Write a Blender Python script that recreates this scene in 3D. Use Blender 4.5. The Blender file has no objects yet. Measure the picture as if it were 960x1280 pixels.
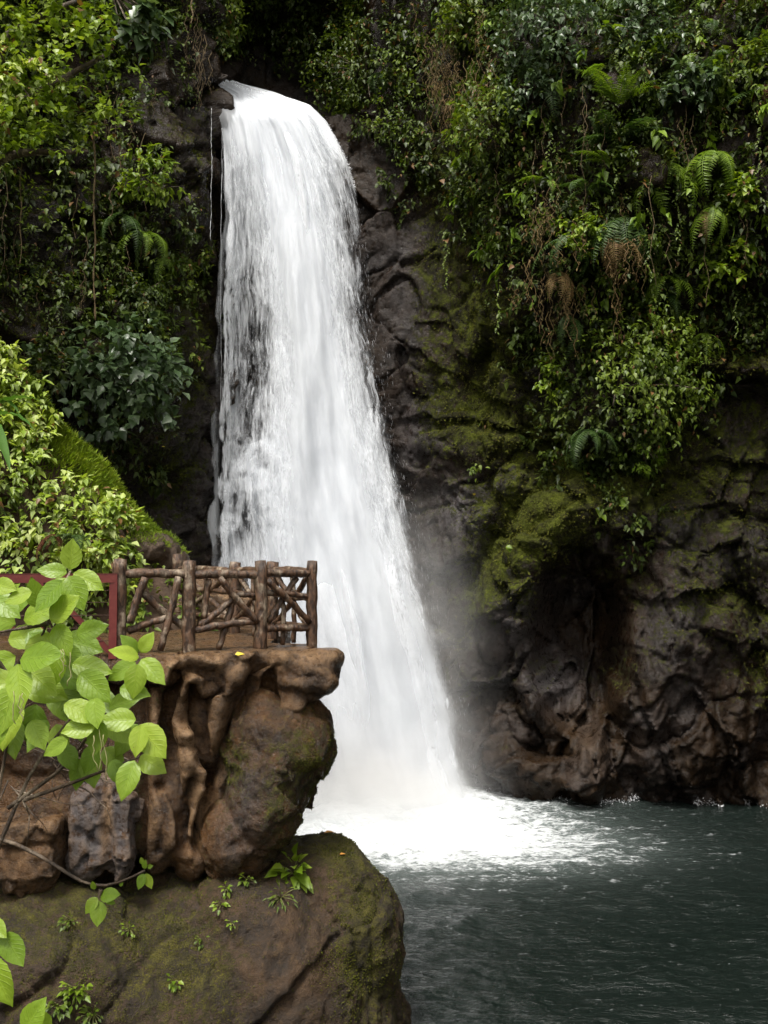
import bpy, bmesh, math, random
import numpy as np
from mathutils import Vector, Matrix, Euler
random.seed(7)
rng = np.random.default_rng(11)
sc = bpy.context.scene
COL = sc.collection
R = math.radians

# ------------------------------------------------------------------ camera
F = 1256.0
PITCH = math.atan(65 / F)
EYE = np.array([0.0, 0.0, 6.0])
cp, sp = math.cos(PITCH), math.sin(PITCH)

def P(px, py, Y):
    dx = (px - 480) / F; dz = (640 - py) / F
    y = cp - sp * dz; z = sp + cp * dz
    k = Y / y
    return Vector((dx * k, Y, 6.0 + z * k))

def proj(p):
    """world points (n,3) -> photograph coordinates (n,2)"""
    d = p - EYE
    f = d[:, 1] * cp + d[:, 2] * sp
    u = -d[:, 1] * sp + d[:, 2] * cp
    f = np.maximum(f, 0.3)
    return np.stack([480 + F * d[:, 0] / f, 640 - F * u / f], 1)

def pz(py, Y):
    return P(480, py, Y).z

cam_d = bpy.data.cameras.new('camera')
cam = bpy.data.objects.new('camera', cam_d); COL.objects.link(cam)
cam.location = EYE
cam.rotation_euler = (R(90) + PITCH, 0, 0)
cam_d.sensor_fit = 'VERTICAL'; cam_d.sensor_height = 24
cam_d.lens = 24 * F / 1280
cam_d.clip_end = 3000; cam_d.clip_start = 0.05
sc.camera = cam

# ------------------------------------------------------------------ noise
def _hash(ix, iy, iz, seed=0):
    h = (ix.astype(np.uint32) * np.uint32(374761393) + iy.astype(np.uint32) * np.uint32(668265263)
         + iz.astype(np.uint32) * np.uint32(2147483647) + np.uint32(seed * 974711 + 13))
    h = (h ^ (h >> np.uint32(13))) * np.uint32(1274126177)
    h = h ^ (h >> np.uint32(16))
    h = h * np.uint32(2246822519); h = h ^ (h >> np.uint32(15))
    return h.astype(np.float64) / 4294967295.0

def vnoise(p, seed=0):
    i = np.floor(p).astype(np.int64); f = p - i
    f = f * f * f * (f * (f * 6 - 15) + 10)
    out = 0
    for dx in (0, 1):
        wx = f[:, 0] if dx else 1 - f[:, 0]
        for dy in (0, 1):
            wy = f[:, 1] if dy else 1 - f[:, 1]
            for dz in (0, 1):
                wz = f[:, 2] if dz else 1 - f[:, 2]
                out = out + wx * wy * wz * _hash(i[:, 0] + dx, i[:, 1] + dy, i[:, 2] + dz, seed)
    return out * 2 - 1

def fbm(p, octv=4, seed=0, gain=0.5):
    a, s, out = 1.0, 0.0, 0
    for k in range(octv):
        out = out + a * vnoise(p + k * 17.3, seed + k); s += a
        p = p * 2.03; a *= gain
    return out / s

def voro_facets(p, seed=0):
    """distance F1, F2-F1 and a per-cell tilted-plane height"""
    i = np.floor(p).astype(np.int64)
    d1 = np.full(len(p), 9.0); d2 = np.full(len(p), 9.0); hgt = np.zeros(len(p)); cid = np.zeros(len(p))
    for dx in (-1, 0, 1):
        for dy in (-1, 0, 1):
            for dz in (-1, 0, 1):
                cx, cy, cz = i[:, 0] + dx, i[:, 1] + dy, i[:, 2] + dz
                c = np.stack([cx + _hash(cx, cy, cz, seed + 1), cy + _hash(cx, cy, cz, seed + 2), cz + _hash(cx, cy, cz, seed + 3)], 1)
                v = p - c
                d = np.sqrt((v * v).sum(1))
                h = ((_hash(cx, cy, cz, seed + 4) - .5) * v[:, 0] + (_hash(cx, cy, cz, seed + 5) - .5) * v[:, 1]
                     + (_hash(cx, cy, cz, seed + 6) - .5) * v[:, 2]) * 1.6 + (_hash(cx, cy, cz, seed + 7) - .5) * .8
                m = d < d1
                d2 = np.where(m, d1, np.minimum(d2, d))
                hgt = np.where(m, h, hgt); cid = np.where(m, _hash(cx, cy, cz, seed + 9), cid)
                d1 = np.where(m, d, d1)
    return d1, d2 - d1, hgt, cid

def sstep(a, b, x):
    t = np.clip((x - a) / (b - a), 0, 1)
    return t * t * (3 - 2 * t)

# ------------------------------------------------------------------ object helpers
def tag(o, label=None, cat=None, group=None, kind=None):
    if label: o['label'] = label
    if cat: o['category'] = cat
    if group: o['group'] = group
    if kind: o['kind'] = kind
    return o

def empty(name, loc, rot=(0, 0, 0)):
    o = bpy.data.objects.new(name, None); COL.objects.link(o)
    o.location = loc; o.rotation_euler = rot; o.empty_display_size = .2
    return o

def mesh_np(name, verts, faces, mats, parent=None, smooth=True, attrs=None, uv=None, midx=None):
    """faces: (n,3) or (n,4) int array"""
    verts = np.asarray(verts, dtype=np.float32); faces = np.asarray(faces, dtype=np.int32)
    if parent is not None:
        verts = verts - np.array(parent.location, dtype=np.float32)   # parents here carry no rotation
    me = bpy.data.meshes.new(name)
    n, k = faces.shape
    me.vertices.add(len(verts)); me.vertices.foreach_set('co', verts.ravel())
    me.loops.add(n * k); me.loops.foreach_set('vertex_index', faces.ravel())
    me.polygons.add(n)
    me.polygons.foreach_set('loop_start', np.arange(0, n * k, k, dtype=np.int32))
    me.polygons.foreach_set('loop_total', np.full(n, k, dtype=np.int32))
    me.polygons.foreach_set('use_smooth', np.full(n, smooth))
    if midx is not None: me.polygons.foreach_set('material_index', np.asarray(midx, dtype=np.int32))
    me.update(calc_edges=True)
    if uv is not None:
        l = me.uv_layers.new(name='UVMap'); l.data.foreach_set('uv', np.asarray(uv, dtype=np.float32)[faces.ravel()].ravel())
    for a, v in (attrs or {}).items():
        at = me.attributes.new(a, 'FLOAT', 'POINT'); at.data.foreach_set('value', np.asarray(v, dtype=np.float32))
    for m in (mats if isinstance(mats, (list, tuple)) else [mats]): me.materials.append(m)
    o = bpy.data.objects.new(name, me); COL.objects.link(o)
    if parent is not None: o.parent = parent
    return o

def grid_faces(nu, nv):
    i = np.arange(nu - 1)[:, None] * nv + np.arange(nv - 1)[None, :]
    i = i.ravel()
    return np.stack([i, i + 1, i + nv + 1, i + nv], 1)

# ------------------------------------------------------------------ material helpers
class NT:
    def __init__(s, name):
        s.m = bpy.data.materials.new(name); s.m.use_nodes = True
        s.t = s.m.node_tree; s.n = s.t.nodes; s.n.clear()
        s.out = s.n.new('ShaderNodeOutputMaterial')
    def new(s, typ, **kw):
        nd = s.n.new(typ)
        for k, v in kw.items():
            if k.startswith('i_'):
                nd.inputs[k[2:].replace('_', ' ')].default_value = v
            else: setattr(nd, k, v)
        return nd
    def l(s, a, b): s.t.links.new(a, b)
    def attr(s, name): return s.new('ShaderNodeAttribute', attribute_name=name).outputs['Fac']
    def coord(s, which='Object'): return s.new('ShaderNodeTexCoord').outputs[which]
    def mapping(s, src, scale=(1, 1, 1), rot=(0, 0, 0), loc=(0, 0, 0)):
        m = s.new('ShaderNodeMapping'); m.inputs['Scale'].default_value = scale
        m.inputs['Rotation'].default_value = rot; m.inputs['Location'].default_value = loc
        s.l(src, m.inputs['Vector']); return m.outputs[0]
    def noise(s, src, scale, detail=4, rough=.55, dist=0.0):
        n = s.new('ShaderNodeTexNoise'); n.inputs['Scale'].default_value = scale
        n.inputs['Detail'].default_value = detail; n.inputs['Roughness'].default_value = rough
        n.inputs['Distortion'].default_value = dist
        if src is not None: s.l(src, n.inputs['Vector'])
        return n.outputs['Fac']
    def voro(s, src, scale, feature='F1', out='Distance'):
        n = s.new('ShaderNodeTexVoronoi', feature=feature); n.inputs['Scale'].default_value = scale
        s.l(src, n.inputs['Vector']); return n.outputs[out]
    def math(s, op, a, b=None, c=None, clamp=False):
        n = s.new('ShaderNodeMath', operation=op); n.use_clamp = clamp
        for i, v in enumerate((a, b, c)):
            if v is None: continue
            if isinstance(v, (int, float)): n.inputs[i].default_value = v
            else: s.l(v, n.inputs[i])
        return n.outputs[0]
    def rng(s, v, a, b, c=0.0, d=1.0, smooth=True):
        n = s.new('ShaderNodeMapRange'); n.interpolation_type = 'SMOOTHSTEP' if smooth else 'LINEAR'
        s.l(v, n.inputs['Value'])
        for k, x in (('From Min', a), ('From Max', b), ('To Min', c), ('To Max', d)): n.inputs[k].default_value = x
        return n.outputs[0]
    def mix(s, f, a, b, typ='MIX'):
        n = s.new('ShaderNodeMix', data_type='RGBA', blend_type=typ)
        if isinstance(f, (int, float)): n.inputs[0].default_value = f
        else: s.l(f, n.inputs[0])
        for idx, v in ((6, a), (7, b)):
            if isinstance(v, tuple): n.inputs[idx].default_value = (*v, 1)
            else: s.l(v, n.inputs[idx])
        return n.outputs[2]
    def bump(s, h, strength=.5, dist=.05, normal=None):
        n = s.new('ShaderNodeBump'); n.inputs['Strength'].default_value = strength; n.inputs['Distance'].default_value = dist
        s.l(h, n.inputs['Height'])
        if normal is not None: s.l(normal, n.inputs['Normal'])
        return n.outputs[0]
    def princ(s, color, rough=.6, normal=None, spec=.5, **kw):
        b = s.new('ShaderNodeBsdfPrincipled')
        for nm, v in (('Base Color', color), ('Roughness', rough), ('Normal', normal), ('Specular IOR Level', spec)):
            if v is None: continue
            if isinstance(v, tuple): b.inputs[nm].default_value = (*v, 1)
            elif isinstance(v, (int, float)): b.inputs[nm].default_value = v
            else: s.l(v, b.inputs[nm])
        for k, v in kw.items(): b.inputs[k].default_value = v
        return b.outputs[0]
    def surf(s, sh): s.l(sh, s.out.inputs['Surface']); return s.m

def leaf_mat(name, cols, trans=.25, rough=.42, veins=False, browns=0.0):
    t = NT(name)
    geo = t.new('ShaderNodeNewGeometry')
    rnd = geo.outputs['Random Per Island']
    cr = t.new('ShaderNodeValToRGB'); t.l(rnd, cr.inputs[0])
    el = cr.color_ramp.elements
    while len(el) < len(cols): el.new(.5)
    for i, c in enumerate(cols):
        el[i].position = i / (len(cols) - 1) if len(cols) > 1 else 0
        el[i].color = (*c, 1)
    base = cr.outputs[0]
    ob = t.coord('Object')
    n = t.noise(ob, 1.1, 2)
    base = t.mix(t.rng(n, .35, .7), base, t.mix(1.0, base, (.62, .7, .6), 'MULTIPLY'))
    if browns > 0:
        r2 = t.math('FRACT', t.math('MULTIPLY', rnd, 37.7))
        base = t.mix(t.math('LESS_THAN', r2, browns), base, (.16, .085, .03))
    nrm = None
    if veins:
        uv = t.coord('UV')
        sep = t.new('ShaderNodeSeparateXYZ'); t.l(uv, sep.inputs[0])
        ax = t.math('ABSOLUTE', t.math('SUBTRACT', sep.outputs[0], .5))
        w = t.math('ADD', sep.outputs[1], t.math('MULTIPLY', ax, -.55))
        sv = t.math('SINE', t.math('MULTIPLY', w, 46.0))
        vein = t.math('MAXIMUM', t.rng(sv, .78, 1.0), t.rng(ax, .022, .008))
        blot = t.noise(ob, 34, 4, .6)
        base = t.mix(t.rng(blot, .45, .75, 0, .5), base, t.mix(1.0, base, (.75, .82, .6), 'MULTIPLY'))
        base = t.mix(t.math('MULTIPLY', vein, .38), base, t.mix(1.0, base, (1.35, 1.25, 1.3), 'MULTIPLY'))
        spots = t.rng(t.voro(ob, 60), .10, .06)
        sp2 = t.math('MULTIPLY', spots, t.rng(t.noise(ob, 9, 1), .6, .68))
        base = t.mix(sp2, base, (.10, .06, .02))
        h = t.math('ADD', t.math('MULTIPLY', vein, -.7), t.noise(ob, 60, 2))
        nrm = t.bump(h, .5, .004)
    p = t.princ(base, rough, nrm, .4)
    tr = t.new('ShaderNodeBsdfTranslucent')
    t.l(t.mix(1.0, base, (1.5, 1.5, .6), 'MULTIPLY'), tr.inputs[0])
    mx = t.new('ShaderNodeMixShader'); mx.inputs[0].default_value = trans
    t.l(p, mx.inputs[1]); t.l(tr.outputs[0], mx.inputs[2])
    return t.surf(mx.outputs[0])

def rock_mat(name, c_dark, c_mid, c_light, moss1, moss2, fine=1.0, wet=True, bump=1.0, spec=.5):
    """uses vertex attributes moss, grey, tan (0..1) to place its patches"""
    t = NT(name); ob = t.coord('Object')
    n1 = t.noise(ob, .9 * fine, 6, .62, .4); n2 = t.noise(ob, 5 * fine, 6, .65); n3 = t.noise(ob, 24 * fine, 4, .65)
    st = t.noise(t.mapping(ob, (5 * fine, 5 * fine, .7 * fine)), 1.0, 4, .6)
    base = t.mix(t.rng(n1, .35, .65), c_dark, c_mid)
    base = t.mix(t.rng(n2, .48, .72, 0, .65), base, c_light)
    base = t.mix(t.rng(st, .5, .75, 0, .5), base, t.mix(1.0, base, (.5, .48, .5), 'MULTIPLY'))
    g = t.math('MULTIPLY', t.attr('grey'), t.rng(n2, .3, .55))
    base = t.mix(g, base, t.mix(n2, (.034, .031, .034), (.12, .112, .12)))
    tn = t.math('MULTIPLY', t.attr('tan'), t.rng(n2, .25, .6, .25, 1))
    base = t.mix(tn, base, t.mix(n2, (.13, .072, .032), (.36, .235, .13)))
    nm = t.math('ADD', t.math('MULTIPLY', n2, .55), t.math('MULTIPLY', n3, .45))
    mo = t.math('ADD', t.attr('moss'), t.math('MULTIPLY', t.math('SUBTRACT', nm, .5), 3.6))
    mo = t.rng(mo, .42, .72)
    mcol = t.mix(t.rng(t.noise(ob, 2.2 * fine, 4), .35, .65), moss1, moss2)
    mcol = t.mix(t.rng(n3, .4, .7), t.mix(1.0, mcol, (.5, .5, .5), 'MULTIPLY'), mcol)
    base = t.mix(mo, base, mcol)
    cr = t.rng(t.voro(t.mapping(ob, (1, 1, 1.0)), 2.1 * fine, 'DISTANCE_TO_EDGE'), 0, .03)
    h = t.math('ADD', t.math('MULTIPLY', n1, .5), t.math('MULTIPLY', n2, .34))
    h = t.math('ADD', h, t.math('MULTIPLY', n3, .13))
    h = t.math('ADD', h, t.math('MULTIPLY', t.noise(ob, 90 * fine, 3), .05))
    h = t.math('ADD', h, t.math('MULTIPLY', t.math('MULTIPLY', mo, n3), .25))
    nrm = t.bump(h, .9, .16 * bump / fine)
    nrm = t.bump(cr, .12, .02, nrm)
    g4 = t.noise(ob, 55 * fine, 4, .75)
    base = t.mix(1.0, base, t.mix(t.rng(g4, .34, .66), (.42, .40, .38), (1.6, 1.56, 1.5)), 'MULTIPLY')
    nrm = t.bump(g4, .6, .018 * bump / fine, nrm)
    if wet:
        ro = t.rng(n2, .3, .7, .16, .5)
    else:
        ro = t.rng(n2, .3, .7, .5, .85)
    rmix = t.new('ShaderNodeMix', data_type='FLOAT'); t.l(mo, rmix.inputs[0]); t.l(ro, rmix.inputs[2]); rmix.inputs[3].default_value = .95
    return t.surf(t.princ(base, rmix.outputs[0], nrm, spec))

M = {}
M['cliff'] = rock_mat('cliff_rock', (.0065, .0036, .0015), (.021, .0115, .005), (.038, .023, .011), (.022, .022, .0025), (.088, .108, .007), 1.0, True, spec=.24)
M['rock'] = rock_mat('terrace_rock', (.020, .009, .0025), (.086, .040, .011), (.17, .095, .035), (.055, .055, .006), (.125, .12, .010), 2.4, True, 2.4)
M['rock_dry'] = rock_mat('mossy_boulder', (.019, .0105, .004), (.058, .031, .0115), (.10, .062, .027), (.045, .038, .005), (.12, .108, .010), 2.6, False, 2.4)

def foliage(kind):
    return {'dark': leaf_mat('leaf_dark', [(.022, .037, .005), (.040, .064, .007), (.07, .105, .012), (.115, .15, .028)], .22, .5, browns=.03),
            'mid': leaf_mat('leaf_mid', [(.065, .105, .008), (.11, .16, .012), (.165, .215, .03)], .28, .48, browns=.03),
            'bright': leaf_mat('leaf_bright', [(.12, .19, .010), (.19, .27, .018), (.26, .33, .04)], .3, .42, browns=.02),
            'pale': leaf_mat('leaf_pale', [(.24, .33, .02), (.38, .47, .06), (.56, .62, .26), (.20, .29, .02)], .3, .42, browns=.05),
            'grey': leaf_mat('leaf_greygreen', [(.045, .08, .03), (.08, .125, .055), (.12, .17, .085)], .2, .32),
            'brown': leaf_mat('leaf_dead', [(.11, .07, .022), (.20, .135, .045), (.15, .085, .035)], .15, .7),
            'rust': leaf_mat('leaf_rust', [(.13, .035, .015), (.16, .06, .03)], .15, .7),
            'fern': leaf_mat('leaf_fern', [(.10, .17, .010), (.15, .24, .016), (.20, .29, .03)], .3, .45),
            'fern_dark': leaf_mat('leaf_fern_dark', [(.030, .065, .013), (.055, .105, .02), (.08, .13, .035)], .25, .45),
            'grass': leaf_mat('grass_blade', [(.19, .29, .014), (.26, .35, .024), (.22, .26, .025)], .35, .6),
            'moss': leaf_mat('moss_leaf', [(.04, .042, .004), (.085, .09, .006), (.13, .145, .008), (.10, .08, .008)], .2, .85),
            'fore': leaf_mat('leaf_foreground', [(.13, .22, .018), (.20, .31, .025), (.30, .40, .04), (.17, .27, .022), (.25, .36, .03)], .35, .40, veins=True),
            'banana': leaf_mat('leaf_banana', [(.07, .16, .03), (.10, .2, .04)], .3, .3),
            }[kind]
_fc = {}
def FM(k):
    if k not in _fc: _fc[k] = foliage(k)
    return _fc[k]

def bark_mat(name, a, b, wet=.5):
    t = NT(name); ob = t.coord('Object')
    n = t.noise(t.mapping(ob, (1, 1, .35)), 22, 5, .7, .6); n2 = t.noise(ob, 6, 4)
    c = t.mix(t.rng(n, .38, .62), a, b)
    c = t.mix(t.rng(n2, .50, .66, 0, .85), c, t.mix(t.rng(n, .35, .65), (.10, .07, .045), (.38, .31, .23)))
    nn = t.bump(n, .9, .03)
    return t.surf(t.princ(c, wet, nn, .5))
M['log'] = bark_mat('log_bark', (.022, .011, .006), (.115, .062, .034), .42)
M['stem'] = bark_mat('stem_bark', (.025, .016, .010), (.07, .045, .025), .6)
t = NT('green_stem'); M['gstem'] = t.surf(t.princ(t.mix(t.noise(t.coord(), 30, 2), (.10, .10, .03), (.16, .17, .05)), .5))
t = NT('vine_fibre'); M['vine'] = t.surf(t.princ(t.mix(t.noise(t.coord(), 18, 3), (.07, .045, .02), (.17, .12, .055)), .8))
t = NT('red_paint'); ob = t.coord()
c = t.mix(t.rng(t.noise(ob, 9, 5, .7), .45, .75), (.095, .012, .010), (.14, .028, .020))
c = t.mix(t.rng(t.noise(ob, 45, 4, .7), .64, .72), c, (.06, .025, .015))
M['red'] = t.surf(t.princ(c, .42, t.bump(t.noise(ob, 60, 3), .2, .003)))
t = NT('wire'); M['wire'] = t.surf(t.princ((.16, .10, .08), .5, None, .5, Metallic=.6))

# ------------------------------------------------------------------ leaves
LEAF_V = np.array([(0, 0, 0), (.28, .42, .10), (.62, .26, .06), (0.62, -.26, .06), (.28, -.42, .10), (1, 0, -.10), (.38, 0, 0)], float)  # fwd, side, up
LEAF_T = np.array([(0, 6, 1), (1, 6, 2), (2, 6, 5), (0, 4, 6), (4, 3, 6), (3, 5, 6)])
def leaves_mesh(pos, fwd, up, size, width=.8):
    """verts, tris for many leaves; fwd/up (n,3)"""
    n = len(pos)
    fwd = fwd / (np.linalg.norm(fwd, axis=1, keepdims=True) + 1e-9)
    side = np.cross(up, fwd); side /= (np.linalg.norm(side, axis=1, keepdims=True) + 1e-9)
    u = np.cross(fwd, side)
    w = np.broadcast_to(np.asarray(width), (n,))
    V = (pos[:, None, :] + size[:, None, None] * (LEAF_V[None, :, 0:1] * fwd[:, None, :]
         + LEAF_V[None, :, 1:2] * (side * w[:, None])[:, None, :] + LEAF_V[None, :, 2:3] * u[:, None, :]))
    T = LEAF_T[None] + (np.arange(n) * len(LEAF_V))[:, None, None]
    return V.reshape(-1, 3), T.reshape(-1, 3)

def unit(n):
    v = rng.normal(size=(n, 3)); return v / np.linalg.norm(v, axis=1, keepdims=True)

def cluster_leaves(centres, normals, rad, per, size, droop=.5, width=.8, sprig=True):
    """leaf sprays: each cluster is a few drooping sprigs carrying leaves; rad/size arrays per cluster"""
    n = len(centres)
    reps = per
    ci = np.repeat(np.arange(n), reps)
    C = centres[ci]; N = normals[ci]; r = rad[ci]; s = size[ci] * rng.uniform(.65, 1.25, len(ci))
    # sprig direction shared by groups of 6 leaves
    g = (np.arange(len(ci)) // 6)
    gd = unit(g.max() + 1)[g]
    gd = gd + N * .9; gd[:, 2] -= droop * .6
    gd /= np.linalg.norm(gd, axis=1, keepdims=True)
    tt = rng.uniform(.1, 1, len(ci))
    pos = C + gd * (r * tt)[:, None] + unit(len(ci)) * (r * .18)[:, None]
    pos[:, 2] -= r * tt * tt * droop * .5
    side = unit(len(ci))
    fwd = gd * .6 + side * .8 + np.array([0, 0, -droop]) * .8
    up = np.array([0, 0, 1.0]) + N * .7 + unit(len(ci)) * .45
    return leaves_mesh(pos, fwd, up, s, width)

def tube_mesh(pts, rads, seg=7, noise=0.0, caps=True):
    pts = np.asarray([tuple(p) for p in pts], float); n = len(pts)
    rads = np.broadcast_to(np.asarray(rads, float), (n,))
    tan = np.gradient(pts, axis=0); tan /= (np.linalg.norm(tan, axis=1, keepdims=True) + 1e-9)
    ref = np.array([0, 0, 1.0]) if abs(tan[0, 2]) < .8 else np.array([1.0, 0, 0])
    V = []
    a = np.cross(tan[0], ref); a /= np.linalg.norm(a)
    for i in range(n):
        a = a - tan[i] * a.dot(tan[i]); a /= np.linalg.norm(a); b = np.cross(tan[i], a)
        for k in range(seg):
            th = 2 * math.pi * k / seg
            rr = rads[i] * (1 + noise * rng.uniform(-1, 1))
            V.append(pts[i] + rr * (a * math.cos(th) + b * math.sin(th)))
    Fc = []
    for i in range(n - 1):
        for k in range(seg):
            k2 = (k + 1) % seg
            Fc.append((i * seg + k, i * seg + k2, (i + 1) * seg + k2, (i + 1) * seg + k))
    if caps:
        for base, rev in ((0, True), ((n - 1) * seg, False)):
            c = len(V); off = tan[0] * -rads[0] * .12 if rev else tan[-1] * rads[-1] * .12
            V.append((pts[0] if rev else pts[-1]) + off)
            for k in range(seg):
                q = (base + k, base + (k + 1) % seg)
                Fc.append((q[1], q[0], c, c) if rev else (q[0], q[1], c, c))
    return np.array(V), np.array(Fc)

def join(parts):
    """list of (V,F) -> one; quads and tris kept as quads with repeated index split out"""
    Vs, Fs, o = [], [], 0
    for V, Fc in parts:
        Fc = np.asarray(Fc)
        if Fc.shape[1] == 4:
            tri = np.concatenate([Fc[:, [0, 1, 2]], Fc[:, [0, 2, 3]]])
            tri = tri[(tri[:, 0] != tri[:, 1]) & (tri[:, 1] != tri[:, 2]) & (tri[:, 0] != tri[:, 2])]
        else: tri = Fc
        Vs.append(V); Fs.append(tri + o); o += len(V)
    return np.concatenate(Vs), np.concatenate(Fs)

def smooth_path(pts, n):
    pts = np.asarray([tuple(p) for p in pts], float)
    d = np.r_[0, np.cumsum(np.linalg.norm(np.diff(pts, axis=0), axis=1))]
    tt = np.linspace(0, d[-1], n)
    out = np.stack([np.interp(tt, d, pts[:, k]) for k in range(3)], 1)
    for _ in range(2): out[1:-1] = (out[:-2] + 2 * out[1:-1] + out[2:]) / 4
    return out

# ------------------------------------------------------------------ CLIFF
plan = np.array([(-30, -2), (-20, 4), (-14.5, 9), (-11, 15), (-8.8, 20), (-7.0, 23.8), (-5.3, 26.4), (-4.3, 27.9), (-2, 28.5), (0.6, 28.3), (2.2, 27.2),
                 (3.4, 26.2), (5.2, 25.7), (7.5, 25.5), (9.5, 25.1), (11.5, 24.0), (14, 21), (17, 16), (21, 9), (28, 2)], float)
seg = np.r_[0, np.cumsum(np.linalg.norm(np.diff(plan, axis=0), axis=1))]
ipx = lambda s, k: np.interp(s, seg, plan[:, k])
# uneven steps: fine where the camera looks
s_a = seg[3]; s_b = seg[15]
ss = np.r_[np.linspace(0, s_a, 50, endpoint=False), np.linspace(s_a, s_b, 560, endpoint=False), np.linspace(s_b, seg[-1], 60)]
Z = np.r_[np.linspace(-1.5, 24, 500, endpoint=False), np.linspace(24, 36, 50)]
cx_, cy_ = ipx(ss, 0), ipx(ss, 1)
for _ in range(60):
    cx_[1:-1] = (cx_[:-2] + cx_[1:-1] + cx_[2:]) / 3; cy_[1:-1] = (cy_[:-2] + cy_[1:-1] + cy_[2:]) / 3
tx, ty = np.gradient(cx_), np.gradient(cy_); ln = np.hypot(tx, ty); nx, ny = ty / ln, -tx / ln     # towards the gorge
SX, ZZ = np.meshgrid(np.arange(len(ss)), Z, indexing='ij')
base = np.stack([cx_[SX].ravel(), cy_[SX].ravel(), ZZ.ravel()], 1)
nrm2 = np.stack([nx[SX].ravel(), ny[SX].ravel(), np.zeros(SX.size)], 1)
pp = proj(base); qx, qy = pp[:, 0], pp[:, 1]
X, Yb, Zz = base.T
D = 0.9 * fbm(base / 5.0, 3, 1)
D += .35 * fbm(base * np.array([1.1, 1.1, .5]), 3, 5)
# the face leans back with height on the left, hangs over on the upper right
right = sstep(520, 700, qx)
D += right * (1.9 * sstep(9.5, 16, Zz) - .9 * sstep(17, 21, Zz))
D += -1.2 * sstep(0, 18, Zz) * sstep(250, 50, qx) * 0.6
D += 1.0 * np.exp(-((qx - 120) / 110) ** 2 - ((qy - 470) / 90) ** 2)
D += -1.3 * np.exp(-((qx - 170) / 90) ** 2 - ((qy - 620) / 60) ** 2)
D += 1.2 * np.exp(-((qx - 180) / 70) ** 2 - ((qy - 260) / 110) ** 2)
wp = base + .5 * np.stack([fbm(base * .6, 2, 21), fbm(base * .6, 2, 31), fbm(base * .6, 2, 41)], 1)
d1, ed, hg, cid = voro_facets(wp * np.array([.75, .75, .62]), 3)
d1b, edb, hgb, cidb = voro_facets(wp * np.array([1.9, 1.9, 1.5]) + 9, 8)
_, edc, hgc, _ = voro_facets(wp * np.array([4.2, 4.2, 3.0]) + 4, 12)
smoothzone = sstep(640, 760, qx) * sstep(680, 780, qy)           # water-worn lower right
fac = 1 - .12 * smoothzone
D += fac * (.70 * hg - .16 * (1 - sstep(0, .10, ed)))
D += fac * (.17 * hgb - .05 * (1 - sstep(0, .12, edb)))
D += fac * .05 * hgc + .035 * fbm(base * 5.5, 3, 63)
grv = 1 - np.abs(fbm(wp * np.array([1.25, 1.25, .30]) + 3, 4, 51))       # carved vertical flutes
D += smoothzone * .22 * (grv - .75) + .15 * fbm(base * np.array([3.2, 3.2, 2.4]), 4, 61, .6)
def bump_(px, py, rx, ry, amp, rot=0, p=1.0):
    c, s_ = math.cos(R(rot)), math.sin(R(rot))
    wxn = qx + 9 * WN; wyn = qy + 9 * WN2
    u = ((wxn - px) * c + (wyn - py) * s_) / rx; v = (-(wxn - px) * s_ + (wyn - py) * c) / ry
    d = u * u + v * v
    return amp * np.clip(1 - d, 0, 1) ** p
WN = fbm(base * 1.3, 3, 71) ; WN2 = fbm(base * 1.3, 3, 81)
feats = [(724, 795, 66, 122, -2.5, 0, .45),              # hollow under the mossy arch
         (688, 866, 44, 50, .9, -15, .9), (640, 900, 36, 85, .6, 25, .9), (655, 930, 45, 60, .4, 0, .9),
         (735, 925, 30, 90, 1.0, 4, .9), (700, 960, 80, 60, .5, 0, .9), (800, 900, 34, 120, .5, -12, .9),
         (850, 840, 88, 165, 1.1, 0, .8), (930, 900, 36, 120, .6, 6, .9), (880, 950, 40, 70, .3, 0, .9),
         (640, 745, 34, 90, .9, 18, .6), (700, 640, 66, 34, .8, -25, .6), (760, 640, 46, 40, .45, 0, .7),
         (632, 600, 26, 24, .6, 0, .5), (600, 648, 22, 26, .5, 0, .5), (570, 620, 28, 20, .3, 0, .6), (832, 650, 34, 36, .6, 0, .5), (932, 610, 42, 46, .6, 0, .6),
         (920, 685, 50, 40, .5, 0, .6), (600, 560, 90, 26, .5, 8, .6), (530, 560, 44, 60, .4, 0, .6),
         (545, 690, 30, 70, .5, 0, .6), (595, 800, 26, 110, .55, 14, .6), (570, 900, 34, 90, .3, 0, .8),
         (500, 380, 34, 60, .45, 0, .6), (540, 450, 44, 40, .5, 0, .6), (640, 470, 40, 70, .5, 0, .7),
         (310, 640, 30, 88, .95, 0, .6), (240, 640, 46, 90, .5, 0, .7), (240, 480, 24, 60, .3, 0, .8),
         (930, 470, 90, 24, .9, -3, .6), (770, 490, 90, 70, .6, 0, .7), (700, 720, 60, 24, .35, -35, .7),
         (262, 150, 14, 46, .9, 0, .6)]
for f in feats: D += bump_(f[0], f[1], f[2], f[3], f[4], f[5], f[6])
def polyd(pts):
    """distance to a polyline in photo units and signed side (positive below)"""
    best = np.full(len(qx), 1e9); sg = np.zeros(len(qx))
    wx, wy = qx + 7 * WN, qy + 7 * WN2
    for (x0, y0), (x1, y1) in zip(pts[:-1], pts[1:]):
        dx, dy = x1 - x0, y1 - y0; L = dx * dx + dy * dy
        tt = np.clip(((wx - x0) * dx + (wy - y0) * dy) / L, 0, 1)
        ex, ey = wx - (x0 + tt * dx), wy - (y0 + tt * dy)
        d = np.hypot(ex, ey); m = d < best
        best = np.where(m, d, best); sg = np.where(m, np.sign(dx * ey - dy * ex), sg)
    return best * sg
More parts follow.
